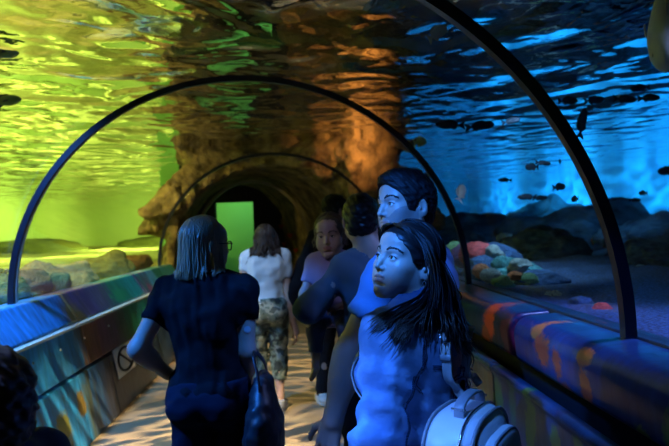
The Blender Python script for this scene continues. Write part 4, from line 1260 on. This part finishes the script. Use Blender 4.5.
X, Y, Z = F.ax[0][:, None, None], F.ax[1][None, :, None], F.ax[2][None, None, :]
# sleeve folds run around the arm
E_ = p.arm['L']['e']
wl = np.clip(1 - np.sqrt((X - E_[0]) ** 2 + (Y - E_[1]) ** 2 + ((Z - E_[2] - .05) * .8) ** 2) / .20, 0, 1)
F.F += (.012 * wl * np.sin(52 * (Z + .75 * (X - E_[0]) - .35 * (Y - E_[1])) + 2.2 * np.sin(17 * X + 11 * Y + 9 * Z))).astype(np.float32)
F.folds(.0028, 26, 12); F.folds(.0016, 60, 13, 1.6)
F.cone(V3(0, -.03, 1.40) * k, p.hp(0, -.02, -.06), .074 * k, .085 * k, .006, 'sub')
F.ell(V3(0, .10, 1.40) * k, V3(.06, .10, .15) * k, k=.006, op='sub')
F.cone(V3(0, .17, 1.36) * k, V3(0, .19, .9) * k, .055 * k, .03 * k, .006, 'sub')
ring_ = [V3(.092 * math.sin(t), -.03 - .078 * math.cos(t), 1.440 + .018 * math.cos(t)) * k for t in np.linspace(-2.2, 2.2, 13)]
for a_, b_ in zip(ring_[:-1], ring_[1:]): F.cone(a_, b_, .012, .012, .006)
jk = F.build('denim_jacket', DENIM, p.root)
JF = F
def seam(pts, closed=False, n=40, dbl=.008, r=.0017, nm='seam'):
    P = spline(pts, n); P, Nn = JF.project(P, .0008); LL = [P]
    if dbl:
        T = np.gradient(P, axis=0); T /= np.linalg.norm(T, axis=1)[:, None]; sd = np.cross(Nn, T)
        P2, _ = JF.project(P + sd * dbl, .0008); LL.append(P2)
    # stitches: short dashes
    D = []
    for P in LL:
        for i in range(0, n - 1, 1): D.append(np.array([P[i], P[i] * .15 + P[i + 1] * .85]))
    v, f = tubes(D, [r] * len(D), 5); mesh_np(nm, v, f, STITCH, jk)
def ringpts(c, nrm, r, a0, a1, n=14):
    a, b = Person._perp(nrm); return [c + r * (a * math.cos(t) + b * math.sin(t)) for t in np.linspace(a0, a1, n)]
for q, g in (('L', -1), ('R', 1)):
    c_ = p.sh[q] + V3(-g * .028, -.0, -.045) * k
    seam(ringpts(c_, V3(g * 1, 0, .28), .085 * k, 0, 2 * PI, 22), n=72)
    seam([V3(g * .135, -.13, 1.30) * k, V3(g * .07, -.15, 1.285) * k, V3(0, -.15, 1.28) * k], n=30)
    seam([V3(g * .075, -.15, 1.28) * k, V3(g * .065, -.15, 1.1) * k, V3(g * .05, -.15, .95) * k], n=44)
    S_, E_, W_ = p.sh[q], np.asarray(p.arm[q]['e']), np.asarray(p.arm[q]['w'])
    bk = V3(0, -.08, 0)
    seam([S_ + (E_ - S_) * .35 + bk, E_ + bk, E_ + (W_ - E_) * .9 + bk], n=60, dbl=.006)
p.trousers(NAVY, inf=.010, hem=.06, top=1.02, step=.013); p.shoes(SHOEW, SOLE)
# hair
p.hair_cap(HAIRD, thick=.013, hairline=.050, step=.0028, nape=-.10, side=.02, amp=.0008, freq=120)
Lc = lambda px, py, Y_: p.loc_of(W(px, py, Y_))
ex = [([Lc(428, 240, 1.60), Lc(432, 268, 1.52), Lc(424, 298, 1.46), Lc(400, 314, 1.42), Lc(376, 330, 1.42)], 44, .010),
      ([Lc(430, 240, 1.60), Lc(436, 272, 1.51), Lc(428, 302, 1.45), Lc(408, 322, 1.42), Lc(392, 342, 1.42)], 44, .011),
      ([Lc(428, 240, 1.60), Lc(436, 275, 1.50), Lc(430, 305, 1.45), Lc(426, 322, 1.42), Lc(422, 338, 1.42)], 30, .011),
      ([Lc(430, 240, 1.62), Lc(444, 280, 1.52), Lc(447, 310, 1.46), Lc(452, 326, 1.43), Lc(450, 340, 1.43)], 40, .014),
      ([Lc(432, 244, 1.64), Lc(450, 285, 1.56), Lc(458, 320, 1.50), Lc(462, 340, 1.47), Lc(466, 356, 1.46)], 50, .014),
      ([Lc(400, 224, 1.60), Lc(414, 232, 1.53), Lc(428, 250, 1.50), Lc(436, 282, 1.46), Lc(432, 312, 1.43)], 30, .008)]
p.strands(HAIRD, 480, .21, az0=108, seed=4, r=.0018, wave=.012, extra=ex + p.swept(), push=[(p.skinF, .004), (JF, .005)], fall=.02, spread=.014, name='hair_lengths', ell=(.088, .109, .099), ends=.45, segs=18)
# hoop earring
ec = p.hp(-.083, -.012, -.060)
a_, b_ = Person._perp(p.Rh @ V3(.9, .45, 0)); t = np.linspace(0, 2 * PI, 28, endpoint=False)
v, f = tubes([ec + .0135 * (np.cos(t)[:, None] * a_ + np.sin(t)[:, None] * b_)], [.0014], 7, True)
tag(mesh_np('earring', v, f, mat('silver', (.85, .85, .88), .15, 1), p.root), 'thin silver hoop earring')

# ---- her backpack
BAG = mat('bag_leather', (.55, .56, .58), .38, bump=(160, .25, .002)); BAGD = mat('bag_piping', (.20, .21, .23), .4); STRAP = mat('bag_strap', (.30, .29, .29), .45); STEEL = mat('buckle_steel', (.5, .5, .52), .22, 1)
R3 = p.Rw
bc = V3(-.14, -.205, .95)                       # centre of the bag in her frame
bag = empty('backpack', tuple(p.loc + R3 @ V3(bc[0], bc[1], bc[2] - .15)), p.yaw)
tag(bag, 'small pale silver leather backpack with a rounded top on the denim jacket', 'backpack')
def superell(a, c, b, c0, nm, m, step=.006, parent=bag, e=3.0, ey=3.4):
    G = Field(c0 - V3(a, c, b) - .03, c0 + V3(a, c, b) + .03, step)
    def fn(X, Y, Z):
        q = (np.abs((X - c0[0]) / a) ** e + np.abs((Z - c0[2]) / b) ** e) ** (1 / e)
        return ((q ** ey + np.abs((Y - c0[1]) / c) ** ey) ** (1 / ey) - 1) * min(a, b, c) * 1.4
    G.put(c0 - V3(a, c, b) - .03, c0 + V3(a, c, b) + .03, fn, .001, 'add')
    return G.build(nm, m, parent)
o0 = V3(0, 0, .15)
superell(.145, .082, .155, o0, 'bag_body', BAG)
superell(.124, .022, .122, o0 + V3(0, -.082, -.012), 'front_pocket', BAG)
def loop(a, b, y, zc, r, nm, m, e=3.0, sc=1.0):
    t = np.linspace(0, 2 * PI, 72, endpoint=False); c, s = np.cos(t), np.sin(t)
    P = np.stack([a * np.sign(c) * np.abs(c) ** (2 / e), np.full(72, y), zc + b * np.sign(s) * np.abs(s) ** (2 / e)], 1)
    v, f = tubes([P], [r], 7, True); return mesh_np(nm, v, f, m, bag)
loop(.1365, .1465, -.058, .15, .0046, 'piping', BAGD); loop(.1365, .1465, .058, .15, .0046, 'piping', BAGD); loop(.119, .117, -.092, .138, .0036, 'piping', BAGD)
loop(.1465, .1565, -.032, .15, .0028, 'zip', STEEL)
hp_ = spline([(-.068, -.01, .288), (-.062, -.01, .318), (-.03, -.01, .332), (.03, -.01, .332), (.062, -.01, .318), (.068, -.01, .288)], 26)
nn = np.stack([hp_[:, 0] * 6, hp_[:, 1] * 0, np.full(26, .5)], 1); nn /= np.linalg.norm(nn, axis=1)[:, None]
v, f = ribbon(hp_, nn, .026, .007); hd = mesh_np('handle', v, f, BAGD, bag)
def buckle(c, u, w_, par, sz=(.034, .026)):
    u, w_ = unit(u), unit(w_)
    P = [c + u * a * sz[0] / 2 + w_ * b * sz[1] / 2 for a, b in ((-1, -1), (1, -1), (1, 1), (-1, 1))]
    P = np.concatenate([np.linspace(P[i], P[(i + 1) % 4], 5)[:-1] for i in range(4)])
    v, f = tubes([P], [.0028], 6, True)
    return mesh_np('buckle', v, f, STEEL, par)
for g in (-1, 1): buckle(V3(g * .070, -.01, .304), (0, 1, 0), (0, 0, 1), hd)
off = bc - V3(0, 0, .15)
for g in (-1, 1):
    P = spline(np.array([V3(g * .06, -.165, 1.225), V3(g * .075, -.14, 1.33), V3(g * .085, -.06, 1.43), V3(g * .09, .03, 1.44), V3(g * .10, .12, 1.33), V3(g * .12, .12, 1.17), V3(g * .165, .02, 1.06), V3(g * .15, -.13, .98)]) * k, 60)
    P, Nn = JF.project(P, .004)
    for _ in range(3):
        P[1:-1] = P[1:-1] * .5 + .25 * (P[:-2] + P[2:]); P = JF.push(P, .004)
    ends = [V3(g * .06, -.165, 1.10) , V3(g * .105, -.17, .90)]
    P = np.vstack([ends[0][None], P, ends[1][None]]); Nn = np.vstack([Nn[:1], Nn, Nn[-1:]])
    v, f = ribbon(P - off, Nn, .026, .005); sp = mesh_np('strap', v, f, STRAP, bag)
    i = 12; T = unit(P[i + 1] - P[i - 1]); buckle(P[i] - off + Nn[i] * .007, T, np.cross(T, Nn[i]), sp, (.03, .034))
    i = 9; q_ = P[i] - off + Nn[i] * .004; T2 = unit(P[i + 1] - P[i - 1])
    v, f = ribbon([q_ - T2 * .008, q_, q_ + T2 * .008], [Nn[i]] * 3, .031, .005); mesh_np('strap_keeper', v, f, BAGD, sp)

# ---- tall man behind her
HW = W(405, 206, 1.96); s_ = 1.745 / 1.72; yw = rad(52)
A_ = at_head(HW, yw, (0, .02 * s_)); tl = lambda px, py, Y_: rot3(yw).T @ (W(px, py, Y_) - V3(*A_))
SKM = mat('skin_man', (.50, .31, .23), .45, bump=(240, .15, .002)); STUB = mat('stubble', (.30, .19, .15), .6, bump=(500, .5, .002))
p = Person(A_, yw, 1.745, 'tall dark-haired man in a blue t-shirt behind the denim jacket, looking up to the left', head_c=(0, .02 * s_, HW[2]), head=(rad(64), rad(4), rad(3)), hstep=.0022, skin=SKM, gaze=(.1, 1, .05),
           arms={'L': dict(e=tl(350, 352, 1.80), w=tl(333, 420, 1.80), d=R3.T @ V3(-.25, .1, -1), n=(.9, .3, 0), curl=.3)})
p.make_body(STUB); p.make_eyes(brow=(.010, .008, .007), browr=.0014)
p.hair_cap(HAIRB, thick=.014, quiff=.006, hairline=.060, step=.003, amp=.0016, freq=150, nape=-.085, side=.03)
p.tee(BLUET, hem=.84, fold=.004, seed=21, sleeve=.6)
p.trousers(NAVY, hem=.06); p.shoes(SHOEB, SOLE)
man = p

# ---- man in grey with the child
HW = W(361, 220, 2.62); s_ = 1.70 / 1.72; yw = rad(6)
A_ = at_head(HW, yw, (-.045, .02 * s_)); tl = lambda px, py, Y_: rot3(yw).T @ (W(px, py, Y_) - V3(*A_))
e_ = tl(308, 310, 2.58); w_ = e_ + unit(V3(.5, .80, .12)) * .25
p = Person(A_, yw, 1.70, 'man in a grey long-sleeved top seen from behind, carrying a small girl', head_c=(-.045, .02 * s_, HW[2]), head=(rad(-12), rad(-6), 0), hstep=.004, build=.94,
           arms={'L': dict(e=e_, w=w_, d=(.9, .5, .0), n=(0, 0, 1), curl=.4), 'R': dict(e=V3(.22, .02, 1.11) * s_, w=V3(.10, .22, 1.02) * s_, d=(-.9, .3, .1), n=(0, 0, 1))})
p.sh['L'] = p.sh['L'] + V3(.015, 0, -.025)
p.make_body()
p.hair_cap(HAIRD, thick=.012, step=.0045, amp=.002, freq=110, nape=-.08)
p.tee(GREYT, si=.007, hem=.86, sleeve=1.8, fold=.005, seed=31, step=.010, name='long_sleeved_top')
p.trousers(DKT, hem=.06); p.shoes(SHOEB, SOLE)

# ---- the girl he carries
HW = W(330, 235, 2.84); s_ = .95 / 1.72; yw = rad(172)
hl = V3(0, .015, .905)
b0 = at_head(HW, yw, hl)
p = Person((b0[0], b0[1], HW[2] - hl[2]), yw, .95, 'small girl in a lilac top carried on the grey man\'s arm, looking back', female=False, child=True, head_c=hl, head=(rad(-8), rad(-4), rad(3)), hs=.90, hstep=.0035, base=.012,
           arms={'L': dict(e=V3(-.14, .04, .60), w=V3(-.06, .12, .56), d=(.6, .6, -.1), n=(0, -.2, -1), fine=True), 'R': dict(e=V3(.135, .03, .61), w=V3(.12, .10, .52), d=(0, .6, -.6), n=(-1, 0, 0))},
           legs={'L': dict(k=V3(-.075, .15, .46), a=V3(-.08, .16, .29), t=(-.2, 1, -.3)), 'R': dict(k=V3(.075, .14, .45), a=V3(.08, .15, .28), t=(.2, 1, -.3))})
p.make_body(); p.make_eyes(iris=(.03, .02, .012), brow=(.10, .06, .04), lash=True, browr=.0007)
HAIRC = mat('hair_child', (.10, .06, .035), .4)
p.hair_cap(HAIRC, thick=.009, hairline=.05, step=.004, nape=-.10)
p.strands(HAIRC, 130, .085, az0=72, seed=8, r=.003, wave=.006, out=.006, spread=.01, name='hair_lengths', push=[(p.skinF, .004)])
p.tee(LILAC, hem=.82, sleeve=.62, inf=.009, flare=.006, step=.012, fold=.002, si=.016)
p.trousers(mat('girl_trousers', (.10, .10, .16), .8), hem=.20 / s_ * .0 + .62, inf=.008, top=1.0, step=.014, fold=.001, name='shorts')

# ---- woman in the black t-shirt
HW = W(206, 245, 2.43); s_ = 1.62 / 1.72; yw = rad(-6)
A_ = at_head(HW, yw, (0, .015 * s_)); tl = lambda px, py, Y_: rot3(yw).T @ (W(px, py, Y_) - V3(*A_))
p = Person(A_, yw, 1.62, 'woman in a black t-shirt seen from behind, hand on hip by the painted ledge', female=True, head_c=(0, .015 * s_, HW[2]), head=(rad(-46), rad(-2), 0), hstep=.0035, build=1.05,
           arms={'L': dict(e=tl(138, 349, 2.36), w=tl(168, 374, 2.50), d=(.75, .55, -.25), n=(.2, -.3, -1), curl=.5), 'R': dict(e=tl(246, 350, 2.40), w=tl(246, 398, 2.60), d=(-.1, .5, -1), curl=.5)})
p.make_body(); p.make_eyes()
p.tee(BLK, hem=.83, inf=.012, sleeve=.52, flare=.012, fold=.005, seed=17)
BT = p.topF
p.hair_cap(HAIRG, thick=.010, hairline=.04, step=.004, nape=-.12, side=.01, amp=.001)
p.strands(HAIRG, 420, .165, az0=62, seed=14, r=.0031, wave=.004, out=.008, spread=.006, ends=.08, name='hair_lengths', push=[(p.skinF, .006), (BT, .006)], fall=.006, ell=(.086, .107, .098), taper=.6)
p.trousers(NAVY, inf=.014, hem=.06); p.shoes(SHOEB, SOLE)
# glasses
gm = mat('glasses_frame', (.01, .01, .012), .3)
LL, RR_ = [], []
for g in (-1, 1):
    t = np.linspace(0, 2 * PI, 28, endpoint=False)
    LL.append(np.array([p.hp(g * .034 + .023 * np.sign(math.cos(q)) * abs(math.cos(q)) ** .6, .103 - .008 * abs(g * .034 + .022 * math.cos(q)) / .05, -.004 + .019 * np.sign(math.sin(q)) * abs(math.sin(q)) ** .6) for q in t]))
v, f = tubes(LL, [.0028] * 2, 6, True)
gf = mesh_np('glasses', v, f, gm, p.root)
LL = [np.array([p.hp(*q) for q in ((-.012, .101, .002), (0, .1035, .005), (.012, .101, .002))])]
for g in (-1, 1): LL.append(np.array([p.hp(*q) for q in spline([(g * .057, .095, .004), (g * .079, .082, .006), (g * .082, .03, .006), (g * .085, -.01, .004), (g * .080, -.03, -.02)], 14)]))
v, f = tubes(LL, [.0022, .0026, .0026], 6); mesh_np('temple_arms', v, f, gm, gf)
# round sensor patch on the right arm
pc, pn = p.skinF.project(p.sh['R'] + (p.arm['R']['e'] - p.sh['R']) * .64 + V3(.02, -.05, 0), 0)
a_, b_ = Person._perp(pn[0]); t = np.linspace(0, 2 * PI, 24, endpoint=False)
v, f = tubes([np.array([pc[0] - pn[0] * .003, pc[0] + pn[0] * .003])], [.014], 24)
tag(mesh_np('sensor_patch', v, f, mat('patch_white', (.5, .52, .55), .6), p.root, False), 'round white patch')
BW = p
# her black bag
bc = p.loc + p.Rw @ V3(.235, -.02, 0)
G = Field(V3(-.14, -.22, .0), V3(.14, .22, .6), .008)
bag2 = empty('shoulder_bag', (bc[0], bc[1], .56), p.yaw); tag(bag2, 'black soft shoulder bag hanging at the hip of the woman in black', 'bag')
G.ell((0, 0, .20), (.065, .15, .19), k=.05); G.ell((0, 0, .12), (.075, .16, .13), k=.05); G.folds(.008, 22, 3)
G.build('bag_body', mat('black_nylon', (.012, .012, .015), .5, bump=(60, .4, .004)), bag2)
sP = [V3(0, -.10, .34), V3(-.01, -.085, .41), V3(-.03, -.05, .46), V3(-.035, .0, .475), V3(-.03, .05, .46), V3(-.01, .085, .41), V3(0, .10, .34)]
P = spline(sP, 40)
v, f = ribbon(P, np.tile(V3(1, 0, .3), (40, 1)), .028, .005); mesh_np('strap', v, f, mat('bag_webbing', (.02, .02, .022), .6), bag2)

# ---- woman in white with camouflage trousers
HW = W(265, 239, 4.86); s_ = 1.64 / 1.72; yw = rad(2)
A_ = at_head(HW, yw, (0, .02 * s_)); tl = lambda px, py, Y_: rot3(yw).T @ (W(px, py, Y_) - V3(*A_))
p = Person(A_, yw, 1.64, 'woman in a white top and cropped camouflage trousers walking away down the tunnel', female=True, head_c=(0, .02 * s_, HW[2]), head=(rad(10), rad(-6), 0), hstep=.005,
           arms={'R': dict(e=tl(288, 306, 4.84), w=tl(296, 332, 4.92), d=(0, .3, -1))}, legs={'R': dict(k=V3(.09, .06, .49) * s_, a=V3(.09, .0, .085) * s_), 'L': dict(k=V3(-.095, .05, .49) * s_, a=V3(-.10, -.10, .085) * s_)})
p.make_body(); p.tee(WHITE, hem=.98, sleeve=.42, fold=.004, step=.012, flare=.006)
p.hair_cap(HAIRM, thick=.014, step=.006, nape=-.12, side=.01)
p.strands(HAIRM, 230, .19, az0=62, seed=24, r=.0042, wave=.014, out=.012, spread=.014, ends=.2, name='hair_lengths', push=[(p.skinF, .006), (p.topF, .006)], fall=.012, extra=p.swept(.12))
p.trousers(CAMO, inf=.016, hem=.27, top=1.03, leg=1.05); p.shoes(mat('grey_canvas', (.22, .24, .27), .6), SOLE)

# ---- man in the dark jacket
HW = W(336, 210, 4.9); s_ = 1.82 / 1.72; yw = rad(-12)
A_ = at_head(HW, yw, (0, .02 * s_)); tl = lambda px, py, Y_: rot3(yw).T @ (W(px, py, Y_) - V3(*A_))
an = tl(306, 392, 4.95); an[2] = .085 * s_
p = Person(A_, yw, 1.82, 'dark-haired man in a black jacket and white trainers, beyond the girl', head_c=(0, .02 * s_, HW[2]), head=(rad(-48), 0, 0), hstep=.005,
           arms={'L': dict(e=tl(296, 287, 4.86), w=tl(283, 325, 4.92), d=(-.2, .4, -1))}, legs={'L': dict(k=V3(-.13, .05, .49) * s_, a=V3(-.17, .05, .085) * s_, t=(-.5, 1, 0))})
p.make_body(); p.make_eyes()
p.hair_cap(HAIRB, thick=.022, step=.006, amp=.004, freq=90, nape=-.09)
p.tee(BLK, hem=.80, inf=.022, sleeve=1.9, si=.022, fold=.006, step=.012, name='jacket')
p.trousers(DKT, hem=.07); p.shoes(SHOEW, SOLE)

# ---- child at the left edge
HW = V3(-.612, 1.06, 1.235); s_ = 1.36 / 1.72; yw = rad(70)
p = Person(at_head(HW, yw, (0, .015)), yw, 1.36, 'brown-haired child at the left picture edge beside the blue painted ledge', child=True, head_c=(0, .015, HW[2]), head=(rad(8), rad(-12), 0), hs=.95, hstep=.0035)
p.make_body(); p.make_eyes()
p.hair_cap(mat('hair_auburn', (.12, .05, .03), .5), thick=.014, step=.004, amp=.003, freq=120, nape=-.09)
p.tee(mat('navy_cotton', (.02, .03, .08), .85), hem=.85, step=.011); p.trousers(DKT, hem=.06); p.shoes(SHOEB, SOLE)
